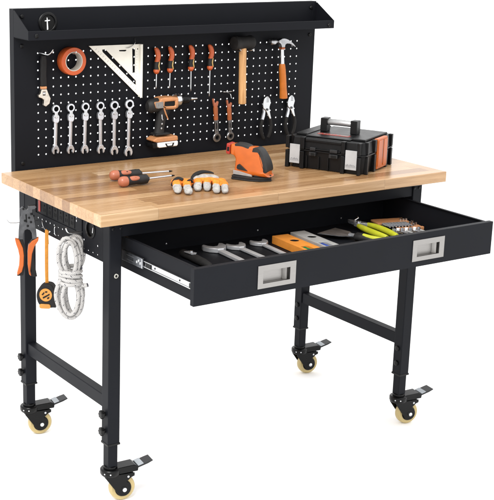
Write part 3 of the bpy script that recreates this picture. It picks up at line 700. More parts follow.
# slip-joint pliers ----------------------------------------------------------
for x, z, sc, lb in ((.9705, 1.0125, 1.0, 'hanging slip joint pliers with black grips, between mallet and claw hammer'), (1.0735, 1.0100, .95, 'hanging slip joint pliers with black grips, at the pegboard edge by the toolbox')):
    a = on_board('slip_joint_pliers', lb, 'pliers', x, z, 'slip joint pliers on the pegboard')
    U = lambda l: [((p[0]-112)*.00056*sc, (118-p[1])*.00050*sc) for p in l]
    MB().plate(U([(112, 116), (124, 120), (134, 132), (140, 150), (140, 168), (134, 190), (136, 215), (143, 245), (150, 270), (138, 272), (124, 248), (112, 222), (100, 205), (88, 196), (84, 178), (88, 150), (96, 130), (104, 120)]), -.016, -.008).build('jaw', 'steel', a, bevel=.0016)
    MB().plate(U([(92, 200), (110, 215), (106, 250), (98, 276), (82, 274), (88, 245), (94, 222)]), -.0125, -.0055).build('lower_arm', 'chrome', a, bevel=.001)
    MB().cyl((*U([(115, 205)])[0][:1], -.0185, U([(115, 205)])[0][1]), (U([(115, 205)])[0][0], -.0040, U([(115, 205)])[0][1]), .0040, seg=14).build('pivot', 'darksteel', a)
    t_ = MB()
    for k in range(4): t_.box((U([(110, 0)])[0][0], -.0168, U([(0, 128+k*9)])[0][1]), (U([(126, 0)])[0][0], -.0161, U([(0, 125+k*9)])[0][1]))
    t_.build('teeth', 'darksteel', a)
    for pts in ([(90, 272), (82, 300), (80, 330), (86, 365), (98, 395), (103, 402)], [(144, 268), (151, 295), (153, 325), (148, 362), (140, 385), (134, 398)]):
        P3 = [(p[0], -.0110, p[1]) for p in U(pts)]
        bp_ = bez(P3, 6); n_ = len(bp_)
        MB().tube(bp_, [.0050+.0012*math.sin(PI*i/(n_-1)) for i in range(n_)], 12, flat=1.0).build('grip', 'rubber', a)

# ================================================================== things on the tabletop
# toolbox ------------------------------------------------------------------------
ta = math.atan2(-.8967, .4426)
TB = thing('toolbox', 'black plastic toolbox with a silver handle and orange side clasp', 'toolbox', (.8204, .2974, H), (0, 0, ta))
BW, BD = .262, .250
def oct_(x0, y0, x1, y1, c): return [(x0+c, y0), (x1-c, y0), (x1, y0+c), (x1, y1-c), (x1-c, y1), (x0+c, y1), (x0, y1-c), (x0, y0+c)]
def prism(mb, lo, hi, z0, z1):
    mb.rings([[Vector((p[0], p[1], z0)) for p in lo], [Vector((p[0], p[1], z1)) for p in hi]])
b = MB(); prism(b, oct_(.010, .008, BW-.010, BD-.008, .016), oct_(.005, .004, BW-.005, BD-.004, .018), .0005, .056)
base = b.build('base', 'boxplastic', TB, bevel=.002)
l = MB(); prism(l, oct_(.004, .003, BW-.004, BD-.003, .018), oct_(.007, .006, BW-.007, BD-.006, .020), .0585, .097)
lid = l.build('lid', 'boxplastic', TB, bevel=.003)
MB().box((.058, .020, .0972), (.205, BD-.020, .1015)).box((.020, .035, .0972), (.0575, BD-.035, .1040)).box((.2055, .035, .0972), (BD-.002, BD-.035, .1040)).build('lid_panel', 'boxplastic', lid, bevel=.002)
s_ = MB(); prism(s_, oct_(.0, -.001, BW, BD+.001, .020), oct_(.0, -.001, BW, BD+.001, .020), .0555, .0600)
s_.build('seam_rim', 'boxplastic', TB, bevel=.001)
# pillars on the front and the right side
for x0, x1 in ((.004, .016), (.0535, .0665), (.188, .2005), (.2415, .2500)):
    MB().box((x0, -.006, .0005), (x1, .012, .0545)).box((x0, -.006, .0610), (x1, .012, .0985)).build('rib', 'boxplastic', TB, bevel=.0018)
for y0, y1 in ((.024, .034), (.080, .094), (.176, .188), (.216, .228)):
    MB().box((BW-.012, y0, .0005), (BW+.002, y1, .0545)).box((BW-.012, y0, .0610), (BW+.002, y1, .0985)).build('rib', 'boxplastic', TB, bevel=.0018)
M['plate'] = mat('pale_grey_plate', (.52, .52, .525), .45, 0, .3, .14, 22)
# white label plates with a grey smudge of print
for x0, x1 in ((.0180, .0515), (.2025, .2395)):
    lb = MB().box((x0, -.0035, .0150), (x1, -.0008, .0740)).build('label_plate', 'plate', TB, bevel=.0006)
    g_ = MB()
    for k in range(7):
        w_ = (x1-x0-.005)/7; hh = (.0032, .0050, .0026, .0058, .0040, .0048, .0030)[k]
        g_.box((x0+.0025+k*w_, -.0040, .0265), (x0+.0025+(k+.72)*w_, -.0036, .0265+hh))
    g_.box((x0+.002, -.0040, .0235), (x1-.002, -.0036, .0245))
    g_.build('print', 'greyprint', lb)
M['latchgrey'] = mat('dark_grey_latch', (.020, .020, .021), .35, 0, .3, .1, 50)
# front latches
for x0, x1 in ((.084, .106), (.150, .178)):
    MB().box((x0, -.008, .0440), (x1, .004, .0552)).box((x0+.002, -.0065, .0605), (x1-.002, .004, .0700)).build('latch', 'latchgrey', TB, bevel=.0015)
    MB().box((x0+.008, -.0087, .0455), (x1-.003, -.0081, .0535)).build('latch_recess', 'hole', TB)
for xa in (.072, .112, .143): MB().box((xa, -.0005, .0040), (xa+.004, .010, .0420)).build('front_fin', 'boxplastic', TB, bevel=.0008)
MB().box((.068, -.0020, .0860), (.187, .006, .0945)).build('lid_ridge', 'boxplastic', TB, bevel=.002)
MB().box((.070, -.0035, .0625), (.185, .003, .0660)).build('front_ridge', 'boxplastic', TB, bevel=.001)
# orange clasp on the side
MB().box((BW-.010, .0965, .0060), (BW+.0040, .1735, .0995)).build('side_clasp', 'orange', TB, bevel=.002)
MB().box((BW+.0041, .1000, .0130), (BW+.0060, .1290, .0940)).box((BW+.0041, .1420, .0130), (BW+.0060, .1700, .0940)).build('clasp_ridge', 'orange', TB, bevel=.001)
MB().box((BW+.0041, .1310, .0200), (BW+.0048, .1400, .0940)).build('clasp_groove', 'copper', TB)
# carrying handle
for xc in (.0755, .176): MB().box((xc-.011, .112, .1016), (xc+.011, .142, .1440)).build('handle_post', 'boxplastic', TB, bevel=.002)
hs = MB(); hs.loft([(.0860, -.1310, .127, .0090, .0100), (.0880, -.1315, .127, .0100, .011), (.130, -.1320, .127, .0100, .0115), (.164, -.1315, .127, .0100, .011), (.166, -.1310, .127, .0090, .010)], 20, RY(PI/2))
M['silvergrip'] = mat('silver_plastic', (.36, .36, .36), .32, .6, .5, .12, 60)
hs.build('handle_bar', 'silvergrip', TB)
lb = MB().box((.078, .062, .1016), (.182, .082, .1022)).build('lid_badge', 'red', TB)
g_ = MB()
for k in range(6): g_.box((.084+k*.011, .067, .1023), (.091+k*.011, .074+(.004 if k % 2 else 0), .1026))
g_.box((.152, .066, .1023), (.178, .078, .1026))
g_.build('badge_print', 'midgrey', lb)

# sander ----------------------------------------------------------------------
sa = math.atan2(-.0873, .070)
SN = thing('detail_sander', 'orange and black palm detail sander standing on the tabletop', 'sander', (.5570, .2140, H), (0, 0, math.radians(-60)))
SN.scale = (1, .86, .88)
k_ = .000368
def SP(l): return [(p[0]*k_, p[1]*k_) for p in l]
def taper_plate(mb, pts, y0, y1, ymid):
    mb.plate(pts, y0, y1)
# sole: flat-iron plan
sole = MB(); plan = [(0, .006), (.004, .0), (.060, -.002), (.092, .010), (.113, .035), (.116, .042), (.113, .049), (.092, .074), (.060, .086), (.004, .084), (0, .078)]
sole.plate(plan, .0005, .0060, axes='xy'); sole.plate([(p[0]*.985+.0008, .042+(p[1]-.042)*.96) for p in plan], .0061, .0145, axes='xy')
sole.build('sole', 'grip', SN, bevel=.0018)
yc = .042
body = [(17, 44), (13, 75), (16, 135), (14, 185), (-6, 214), (-30, 222), (-34, 240), (-34, 300), (-20, 312), (30, 318), (70, 314), (118, 300), (150, 303), (185, 303), (216, 290), (252, 240), (280, 170), (293, 105), (296, 60), (290, 42)]
def shell(pts, secs):
    """body from a side outline: several slices across y, each the outline pulled in toward its middle line"""
    cx = sum(p[0] for p in pts)/len(pts); cz = sum(p[1] for p in pts)/len(pts)
    return [[Vector(((cx+(p[0]-cx)*f)*k_, yc+y*(1.06-.42*max(0, p[1])/320), (cz+(p[1]-cz)*f)*k_)) for p in pts] for y, f in secs]
sub = [tuple(v) for v in bez([(p[0], p[1], 0) for p in body], 3, closed=True)]
sub = [(p[0], p[1]) for p in sub]
mb = MB(); mb.rings(shell(sub, [(-.0315, .80), (-.0300, .90), (-.026, .965), (-.018, 1), (0, 1.01), (.018, 1), (.026, .965), (.0300, .90), (.0315, .80)]))
mb.build('body', 'orange', SN, smooth=60)
def overlay(name, pts, mt, grow=1.02, n=4, ys=.0322, inner=.97):
    p2 = [(v[0], v[1]) for v in bez([(p[0], p[1], 0) for p in pts], n, closed=True)]
    cx = sum(p[0] for p in p2)/len(p2); cz = sum(p[1] for p in p2)/len(p2)
    def rg(y, f): return [Vector(((cx+(p[0]-cx)*f)*k_, yc+y*(1.06-.42*max(0, p[1])/320), (cz+(p[1]-cz)*f)*k_)) for p in p2]
    MB().rings([rg(-ys-.0012, .90), rg(-ys, .985), rg(-ys*.86, 1.0), rg(ys*.86, 1.0), rg(ys, .985), rg(ys+.0012, .90)]).build(name, mt, SN, smooth=50)
overlay('top_grip', [(4, 316), (40, 323), (80, 319), (122, 304), (134, 270), (136, 215), (130, 188), (116, 172), (102, 200), (84, 238), (50, 256), (8, 264)], 'grip', ys=.0290)
overlay('nose_pad', [(160, 292), (196, 303), (230, 280), (262, 228), (288, 165), (298, 108), (288, 84), (262, 84), (222, 112), (186, 158), (164, 210), (153, 258)], 'grip', ys=.0300)
def on_pad(x, z, ys=.0318): return (x*k_, yc-ys*(1.06-.42*z/320), z*k_)
for pts in ([(222, 268), (230, 215), (252, 150), (272, 108)],):
    MB().tube(bez([on_pad(*p) for p in pts], 6), .00055, 8).build('pad_seam', 'hole', SN)
MB().plate(SP([(40, 105), (45, 132), (62, 145), (85, 128), (138, 86), (52, 94)]), yc-.0338, yc-.0250).build('side_vent', 'grip', SN, bevel=.0012)
MB().plate(SP([(12, 46), (12, 84), (60, 80), (172, 56), (176, 40)]), yc-.0345, yc-.0270).build('sole_trim', 'trimgrey', SN, bevel=.001)
MB().plate([(.070, yc-.031), (.094, yc-.024), (.1135, yc-.004), (.1135, yc+.004), (.094, yc+.024), (.070, yc+.031)], .0146, .0215, axes='xy').build('sole_nose', 'grip', SN, bevel=.0025)
MB().plate(SP([(-70, 220), (-36, 214), (-33, 311), (-66, 316)]), yc-.022, yc+.022).build('dust_port', 'red', SN, bevel=.003)
MB().plate(SP([(-60, 246), (-40, 246), (-40, 284), (-58, 284)]), yc-.0226, yc-.0221).build('port_window', 'hole', SN)
cd = MB().box((-70.8*k_, yc-.014, 236*k_), (-70.1*k_, yc+.014, 300*k_)).build('port_opening', 'hole', SN)

# screwdrivers lying on the top ------------------------------------------------
def lying(label, p0, p1, z0, lens):
    """thing with its axis along local x from the butt p0 to the tip p1"""
    d = Vector((p1[0]-p0[0], p1[1]-p0[1], 0)); ang = math.atan2(d.y, d.x); n = d.length
    a = thing('lying_screwdriver', label, 'screwdriver', (p0[0], p0[1], H), (0, 0, ang), group='screwdrivers lying on the tabletop')
    a.scale = (1, .84, .84)
    r = .0185; m = T3(0, 0, r+.0008) @ RY(PI/2); L = lens
    MB().loft([(0, 0, 0, .007, .007), (.002, 0, 0, .0125, .0125), (.008, 0, 0, .0172, .0172), (.016, 0, 0, .0180, .0180), (.022, 0, 0, .0174, .0174), (.025, 0, 0, .0168, .0168)], 24, m).build('handle_cap', 'coral', a)
    MB().loft([(.0251, 0, 0, .0170, .0170), (.032, 0, 0, .0160, .0160), (.040, 0, 0, .0150, .015), (.055, 0, 0, .0140, .0140), (.066, 0, 0, .0150, .0152), (.080, 0, 0, .0165, .0165), (.092, 0, 0, .0160, .016), (L-.006, 0, 0, .0125, .0125), (L, 0, 0, .0070, .007)], 24, m).build('grip', 'grip', a)
    # raised coral thumb inlay facing up and to the viewer
    q = T3(0, 0, r+.0008) @ RX(.75)
    MB().ell((.046, 0, .0118), (.0215, .0095, .0056), 18, q).build('grip_inlay', 'coral', a)
    MB().ell((.050, 0, .0148), (.0065, .0040, .0026), 14, q).build('inlay_dimple', 'copper' if 'front' in label else 'hole', a)
    MB().tube([(L-.002, 0, r+.0008), (n-.012, 0, r+.0008)], .0034, 14).build('shaft', 'chrome', a)
    MB().tube([(n-.012, 0, r+.0008), (n-.010, 0, r+.0008), (n-.004, 0, r+.0008), (n, 0, r+.0008)], [.0036, .0038, .0026, .0012], 12).build('tip', 'plastic', a)
    return a
lying('lying screwdriver with coral and black handle, nearer the pegboard, dark square on its grip', (.228, .352), (.425, .325), H, .100)
lying('lying screwdriver with coral and black handle, in front, nearer the tabletop edge', (.2075, .2640), (.398, .2700), H, .100)

# work gloves ---------------------------------------------------------------------
CREASE = bpy.data.textures.new('creases', 'CLOUDS'); CREASE.noise_scale = .016; CREASE.noise_depth = 2
def remeshed(mb, name, mt, parent, vox=.0017, it=3, crease=.006):
    o = mb.build(name, mt, parent, smooth=0)
    r = o.modifiers.new('knit', 'REMESH'); r.mode = 'VOXEL'; r.voxel_size = vox; r.use_smooth_shade = True
    d = o.modifiers.new('creases', 'DISPLACE'); d.texture = CREASE; d.texture_coords = 'GLOBAL'; d.strength = crease; d.mid_level = .5
    s = o.modifiers.new('soft', 'SMOOTH'); s.iterations = it; s.factor = .5
    return o
vd = Vector((.5275, .8496, 0)); rt = Vector((.8496, -.5275, 0))   # away from the front corner, and along it
gz = math.atan2(rt.y, rt.x)
def chain(mb, pts, seg=12):
    """overlapping soft beads along (x, y, z, rx, rz)"""
    for (a_, b_) in zip(pts, pts[1:]):
        n_ = max(2, int(math.dist(a_[:3], b_[:3])/.004))
        for i in range(n_+1):
            t_ = i/n_; q = [a_[j]+(b_[j]-a_[j])*t_ for j in range(5)]
            mb.ell(q[:3], (q[3], max(q[3], q[4]), q[4]), seg)
def glove(label, origin, fingers, palm, extra):
    g = thing('work_glove', label, 'glove', (origin[0], origin[1], H), (0, 0, gz), group='pair of orange and white work gloves')
    b = MB()
    chain(b, palm, 14)
    for f in fingers:
        chain(b, f[1])
    remeshed(b, 'back', 'glove', g)
    for f in fingers:
        c = MB(); chain(c, f[0]); remeshed(c, 'fingertip', 'glovewhite', g)
    extra(g)
    g.scale = (1, 1, .76)
    return g
def fing(tx, ty, kx, ky, r=.0118, arch=.024):
    r *= .92
    """white dipped end and orange knit of one finger lying palm down, tip to knuckle"""
    mx_, my_ = tx+(kx-tx)*.42, ty+(ky-ty)*.42
    return ([(tx, ty, .0092, r*.86, .0088), (tx+(kx-tx)*.14, ty+(ky-ty)*.14, .0135, r*1.06, .0120), (mx_, my_, .0180, r*1.04, .0118)],
            [(mx_+(kx-tx)*.05, my_+(ky-ty)*.05, .0190, r, .0105), (tx+(kx-tx)*.7, ty+(ky-ty)*.7, arch, r*1.0, .0108), (kx, ky, arch*.92, r, .0115)])
def extra_a(g):
    MB().tube(bez([(-.026, .040, .014), (-.022, .050, .031), (-.010, .058, .040), (.004, .056, .034)], 6), [.0035]+[.0055]*17+[.0035], 12, flat=.6).build('cuff', 'rubber', g)
    MB().tube(bez([(.016, .030, .026), (.018, .040, .036), (.026, .046, .036), (.030, .050, .026)], 6), .0034, 10).build('pull_loop', 'rubber', g)
glove('work glove folded over with two white fingertips, nearer the screwdrivers', (.3290, .1240),
    [fing(-.0118, -.0126, -.016, .058, .0130, .026), fing(.0175, -.0215, .012, .056, .0128, .027)],
    [(-.016, .066, .020, .0150, .0150), (.020, .070, .019, .0150, .0145), (.018, .100, .014, .014, .0125), (-.012, .100, .014, .014, .0125)], extra_a)
def extra_b(g):
    CB = bez([(-.041, .056, .006), (-.040, .068, .024), (-.030, .088, .039), (-.010, .104, .046), (.012, .108, .044), (.024, .106, .040)], 8); n_ = len(CB)
    MB().tube(CB, [.0016+.0062*math.sin(PI*min(1, (i+.6)/n_)) for i in range(n_)], 14, flat=.7).build('cuff', 'rubber', g)
    c = MB(); chain(c, [(-.024, .074, .0270, .013, .0125), (-.004, .086, .0300, .017, .0125), (.024, .092, .0270, .015, .0110)], 14); remeshed(c, 'palm_patch', 'glovewhite', g)
glove('work glove lying flat with four white fingertips, nearer the sander', (.4000, .1060),
    [fing(-.0262, .0020, -.022, .060, .0128, .026), fing(.0010, .0060, .004, .066, .0124, .027), fing(.0262, -.0220, .028, .056, .0120, .026), fing(.0500, -.0230, .050, .046, .0112, .022)],
    [(-.020, .066, .0210, .0150, .0145), (.010, .074, .0220, .0160, .0140), (.040, .064, .0190, .0150, .0130), (.046, .090, .0150, .0150, .0120), (.010, .104, .0170, .0170, .0130), (-.018, .098, .0165, .0160, .0130), (.014, .128, .0150, .0180, .0120)], extra_b)

# ================================================================== things hung on the left side
SXP = LX0+.0012
# long rod hook and crimper
hook('long steel rod hook holding the wire crimper', (SXP, .4800, .7185), [(.001, 0, 0), (-.020, 0, .001), (-.078, .004, .001), (-.092, .006, .012)], .0013)
hook('bent steel hook carrying the tape measure strap', (SXP, .3800, .7230), [(.001, .052, .006), (-.006, .050, .004), (-.010, .030, -.010), (-.013, -.006, -.014), (-.013, -.012, -.008)], .0013)
hook('small steel hook on the side panel behind the amber strap', (SXP, .3380, .7240), [(.001, 0, .008), (-.012, 0, .008), (-.014, -.004, -.010), (-.010, -.004, -.014)], .0013)
hook('steel hook inside the upper loop of the white rope', (SXP, .1980, .7500), [(.001, 0, 0), (-.030, 0, 0), (-.044, 0, .004), (-.050, 0, .016)], .0022)

cr = thing('wire_crimper', 'wire crimper with orange and black handles hanging on the left side panel', 'crimper', (LX0-.030, .4770, .6700), (0, 0, math.radians(-24)))
kc = .00066
def CP(l): return [((p[0]-92)*kc, (188-p[1])*kc*1.08) for p in l]
ch = MB()
ch.plate(CP([(60, 62), (72, 52), (84, 58), (88, 66), (96, 62), (96, 50), (128, 47), (134, 56), (126, 64), (116, 66), (116, 84), (124, 104), (128, 130), (132, 160), (134, 190), (114, 194), (112, 165), (104, 152), (92, 148), (80, 153), (74, 168), (72, 194), (52, 192), (54, 150), (58, 115), (64, 92)]), -.0065, .0005)
chead = ch.build('head', 'darksteel', cr, bevel=.0012)
pv = MB()
for p in ((76, 62), (110, 84), (100, 100), (82, 112), (108, 118), (94, 134)): pv.lathe([(.0035, 0), (.0035, .0014), (.0015, .002)], T3(CP([p])[0][0], -.0066, CP([p])[0][1]) @ RX(PI/2), 14)
pv.build('rivet', 'plastic', chead)
MB().plate(CP([(84, 86), (90, 84), (92, 118), (86, 120)]), -.0072, -.0066).build('jaw_slot', 'hole', chead)
for dark, lite in (([(56, 190), (72, 190), (84, 230), (86, 262), (80, 305), (72, 345), (44, 347), (46, 334), (60, 320), (64, 290), (66, 262), (60, 235), (50, 215)], [(36, 186), (56, 190), (72, 226), (76, 258), (74, 300), (66, 328), (48, 342), (44, 336), (54, 300), (56, 262), (50, 232), (42, 210)]),
                   ([(96, 214), (112, 190), (134, 188), (124, 226), (118, 262), (124, 300), (134, 352), (112, 350), (106, 320), (100, 290)], [(92, 246), (96, 214), (112, 196), (142, 182), (140, 196), (122, 222), (112, 252), (108, 288), (104, 326), (108, 348), (98, 340), (92, 300)])):
    MB().plate(CP(dark), -.0085, .0030).build('grip_lining', 'rubber', cr, bevel=.0025, seg=3)
    MB().plate(CP(lite), -.0125, .0065).build('handle', 'orange', cr, bevel=.0035, seg=3)

# tape measure ------------------------------------------------------------------
tm = thing('tape_measure', 'black tape measure with amber oval face hanging on an amber strap', 'tape measure', (LX0-.0145, .3800, .5230), (0, 0, math.radians(-38)))
def rr(x0, z0, x1, z1, r, n=6):
    out = []
    for cx, cz, a in ((x1-r, z0+r, -PI/2), (x1-r, z1-r, 0), (x0+r, z1-r, PI/2), (x0+r, z0+r, PI)):
        out += [(cx+r*math.cos(a+PI/2*i/n), cz+r*math.sin(a+PI/2*i/n)) for i in range(n+1)]
    return out
body = [(-.026, -.020), (-.016, -.033), (.000, -.037), (.018, -.036), (.028, -.030), (.029, -.010), (.027, .012), (.018, .030), (.004, .035), (-.012, .031), (-.024, .018), (-.029, .000)]
body = [(v[0], v[1]) for v in bez([(p[0], p[1], 0) for p in body], 4, closed=True)]
MB().plate(body, -.018, .018).build('case', 'rubber', tm, bevel=.005, seg=3)
MB().plate(circ(-.001, .003, .0185, 32, ry=.0195), -.0200, -.0182).build('face_label', 'strap2', tm, bevel=.0005) if 'strap2' in M else MB().plate(circ(-.001, .003, .0185, 32, ry=.0195), -.0200, -.0182).build('face_label', M.setdefault('strap2', mat('amber_label', (.62, .27, .04), .4, 0, .4, .1, 80)), tm, bevel=.0005)
pm = MB()
for p in ([(-.013, .004), (-.006, .012), (-.004, .009), (-.009, .002)], [(-.003, .014), (.004, .015), (.004, .011), (-.002, .010)], [(-.010, -.004), (.004, .004), (.010, .008), (.011, .004), (.002, -.002), (-.008, -.008)], [(.003, -.005), (.010, -.001), (.009, -.007), (.004, -.009)]):
    pm.plate(p, -.0207, -.0201)
pm.build('face_print', 'hole', tm)
MB().plate(rr(-.020, -.0385, .013, -.0245, .006), -.0215, -.0150).build('belt_button', 'strap2', tm, bevel=.002)
MB().box((.012, -.010, -.0405), (.027, .010, -.0365)).build('tape_hook', 'zinc', tm, bevel=.0008)
stp = MB(); stp.tube(bez([(-.0005, -.002, .033), (-.0012, -.002, .080), (-.001, -.002, .140), (-.0005, -.002, .180), (0, -.001, .1905), (.001, .002, .186), (.002, .003, .150)], 6), .0052, 10, flat=.22, up=(0, 1, 0))
stp.build('wrist_strap', 'strap', tm)

# rope ------------------------------------------------------------------------------
rp = thing('rope_coil', 'coiled white rope with dark flecks hanging on the left side panel', 'rope', (LX0-.030, .2060, .6270), (0, 0, math.radians(-32)))
R = MB(); rr_ = .0058
random.seed(3)
def loop(cx, cz, rx, rz, y, tilt, pinch):
    pts = []
    for i in range(40):
        a_ = 2*PI*i/40
        x_, z_ = rx*math.cos(a_), rz*math.sin(a_)
        w_ = 1-pinch*max(0, (-math.sin(a_) if cz > 0 else math.sin(a_)))**1.5
        x_ *= w_
        pts.append((cx+x_*math.cos(tilt)-z_*math.sin(tilt), y+.003*math.sin(2*a_+cx*90), cz+x_*math.sin(tilt)+z_*math.cos(tilt)))
    return pts
for k, (cx, rx, rz, y, ti) in enumerate([(-.004, .029, .062, -.014, .12), (.004, .024, .058, -.003, -.12), (.000, .017, .052, -.022, .05), (.003, .031, .064, .008, -.20), (.001, .014, .055, .000, .10)]):
    R.tube(loop(cx, .048, rx, rz, y, ti, .62), rr_, 12, closed=True, uv=True)
for k, (cx, rx, rz, y, ti) in enumerate([(-.004, .036, .069, -.014, .08), (.004, .031, .063, -.004, -.14), (.001, .022, .055, -.022, -.02), (-.003, .034, .071, .008, .17), (.003, .017, .060, .002, .06)]):
    R.tube(loop(cx, -.050, rx, rz, y, ti, .62), rr_, 12, closed=True, uv=True)
# lashing round the middle
hel = []
for i in range(150):
    a_ = 2*PI*i/150*4.4
    hel.append((.0275*math.cos(a_)+.0012*math.sin(3.1*a_), -.007+.0235*math.sin(a_), .024-.0475*i/149+.002*math.sin(a_*1.3)))
hel += [(.030+.0045*i, -.012-.002*i, -.0245+.0012*i) for i in range(1, 6)]
R.tube(bez(hel[::3], 3), rr_*1.04, 12, uv=True)
R.build('coil', 'rope', rp, smooth=60)

# ================================================================== things in the drawer
FZ = .6772
def flat_thing(name, label, cat, p, q, group=None):
    d = Vector((q[0]-p[0], q[1]-p[1])); return thing(name, label, cat, (p[0], p[1], FZ), (0, 0, math.atan2(d.y, d.x)), group), d.length
# open-ended wrenches: head at the far end, shank towards the drawer front
for lb, c0, c1, s in (('largest chrome open end wrench in the drawer, beside the black knife', (.4170, .0720), (.4030, -.125), 1.25),
                   ('middle sized chrome open end wrench in the drawer', (.4850, .0640), (.4800, -.115), 1.05), ('smallest chrome open end wrench in the drawer, beside the orange level', (.5670, .0660), (.5530, -.105), .98)):
    a, n = flat_thing('open_end_wrench', lb, 'wrench', c0, c1, 'open end wrenches in the drawer')
    hp = [(.016, -.008), (.004, -.022), (-.012, -.029), (-.024, -.026), (-.028, -.019), (-.014, -.014), (-.006, -.006), (-.006, .004), (-.016, .012), (-.027, .020), (-.022, .027), (-.006, .027), (.008, .019), (.018, .008)]
    MB().plate([(x*s, y*s) for x, y in hp], .0004, .0004+.011*s, axes='xy').build('open_jaw', 'satin', a, bevel=.002)
    MB().plate([(.012*s, -.0075*s), (n-.01, -.0068*s), (n, 0), (n-.01, .0068*s), (.012*s, .0075*s)], .0015, .0015+.0075*s, axes='xy').build('shank', 'satin', a, bevel=.002)
# black folding knife
a, n = flat_thing('folding_knife', 'black handled folding utility knife lying in the drawer corner', 'knife', (.3010, .0780), (.2960, -.075))
MB().loft([(0, -.011, 0, .006, .008), (.008, -.0115, 0, .0105, .012), (.030, -.012, 0, .0115, .0125), (.055, -.011, 0, .0095, .011), (.075, -.012, 0, .0115, .0130), (.115, -.0115, 0, .0110, .0120), (n-.01, -.010, 0, .009, .010), (n, -.010, 0, .005, .006)], 18, RY(PI/2)).build('handle', 'rubber', a)
MB().plate([(.034, -.013), (.066, -.008), (.070, .004), (.060, .013), (.050, .006), (.036, .010)], .0215, .0240, axes='xy').build('blade_lock', 'chrome', a, bevel=.0006)
MB().cyl((.046, .004, .024), (.046, .004, .0265), .0045, seg=16).build('pivot', 'zinc', a)
MB().plate([(n-.012, -.006), (n+.030, -.004), (n+.030, .004), (n-.012, .006)], .0085, .0105, axes='xy').build('blade', 'chrome', a)
# spirit levels
for lb, (ax, ay), mt, vial, nm in (('orange spirit level with a round hole lying in the drawer', (.6330, .0640), 'levelorange', 'greenvial', 0), ('grey spirit level with a round hole lying in the drawer', (.7060, .0760), 'levelgrey', 'bluevial', 1)):
    a, n = flat_thing('spirit_level', lb, 'level', (ax, ay), (ax-.016, ay-.235), 'spirit levels in the drawer')
    wv = .0275 if nm == 0 else .0250; hgt = .0235 if nm == 0 else .0225
    vh = rect(.128, -.019, .172, .006)
    MB().plate([(0, -wv), (n, -wv), (n, wv), (0, wv)], .0005, hgt, [circ(.068, .004, .0125, 28, ry=.0135), vh], axes='xy').build('body', mt, a, smooth=0, bevel=.0012)
    MB().cyl((.068, .004, hgt-.0045), (.068, .004, hgt-.0012), .0124, seg=28).build('hole_shade', 'hole', a)  # black disc plugging the round hole, the shade inside put in as colour
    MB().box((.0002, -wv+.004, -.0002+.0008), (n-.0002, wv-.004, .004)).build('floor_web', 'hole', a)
    MB().cyl((.133, -.0065, hgt-.009), (.167, -.0065, hgt-.009), .0078, seg=18).build('vial', vial, a)
    MB().box((.1285, -.0185, .0045), (.1715, .0055, hgt-.018)).build('vial_bed', 'white' if nm else 'greenvial', a)
    MB().cyl((n-.030, wv-.012, hgt), (n-.030, wv-.012, hgt+.0012), .004, seg=14).build('end_screw', 'zinc', a)
# trowel / putty knife: broad blade away, handle toward the front
a, n = flat_thing('putty_knife', 'putty knife with broad grey blade and dark handle in the drawer', 'putty knife', (.8080, .0700), (.8760, -.120))
M['blade'] = mat('grey_blade_steel', (.50, .52, .55), .36, 1, .5, .3, 22, .1, 200, .1, 0, (1, 5, 1))
MB().plate([(0, -.046), (.006, .046), (.060, .038), (.088, .012), (.090, -.008), (.062, -.030)], .0125, .0143, axes='xy').build('blade', 'blade', a)
MB().tube([(.080, .002, .0135), (.094, .001, .0150), (.102, 0, .016)], [.0065, .0060, .0050], 14).build('ferrule', 'chrome', a)
MB().loft([(.100, -.0135, 0, .0085, .010), (.106, -.0140, 0, .0125, .0135), (.125, -.0140, 0, .0130, .0145), (.155, -.0130, 0, .0115, .0125), (n, -.0125, 0, .0120, .0130), (n+.012, -.0125, 0, .008, .009)], 18, RY(PI/2)).build('handle', 'grip', a)
MB().loft([(.128, -.0200, -.002, .0075, .0085), (.150, -.0190, -.002, .0070, .0085), (n-.005, -.0180, -.002, .0080, .0095), (n+.006, -.0175, -.002, .0060, .0070)], 14, RY(PI/2)).build('handle_inlay', 'lime', a)
# lime pliers
a, n = flat_thing('pliers', 'chrome pliers with lime green handles lying in the drawer', 'pliers', (.9400, .1060), (.9250, -.085))
MB().plate([(-.006, -.010), (.006, -.014), (.026, -.012), (.040, -.020), (.058, -.018), (.060, -.008), (.046, .000), (.062, .012), (.058, .024), (.040, .022), (.022, .008), (.004, .006), (-.008, -.002)], .014, .024, [[(.022, -.006), (.034, -.010), (.040, -.004), (.030, .001)]], axes='xy').build('jaw', 'chrome', a, bevel=.0015)
MB().cyl((.036, 0, .022), (.036, 0, .028), .0070, seg=18).build('pivot', 'zinc', a)
MB().tube([(.008, .004, .022), (.012, .016, .030), (.004, .020, .031)], .0022, 8).build('return_spring', 'zinc', a)
for s, off in ((-1, -.016), (1, .020)):
    bp_ = bez([(.056, off*.95, .019), (.085, off*1.25, .019), (.130, off*1.35, .018), (.178, off*1.15, .0165), (.196, off*1.0, .016)], 5); n_ = len(bp_)
    MB().tube(bp_, [.0068+.0026*math.sin(PI*i/(n_-1)) for i in range(n_)], 14).build('handle', 'lime', a)
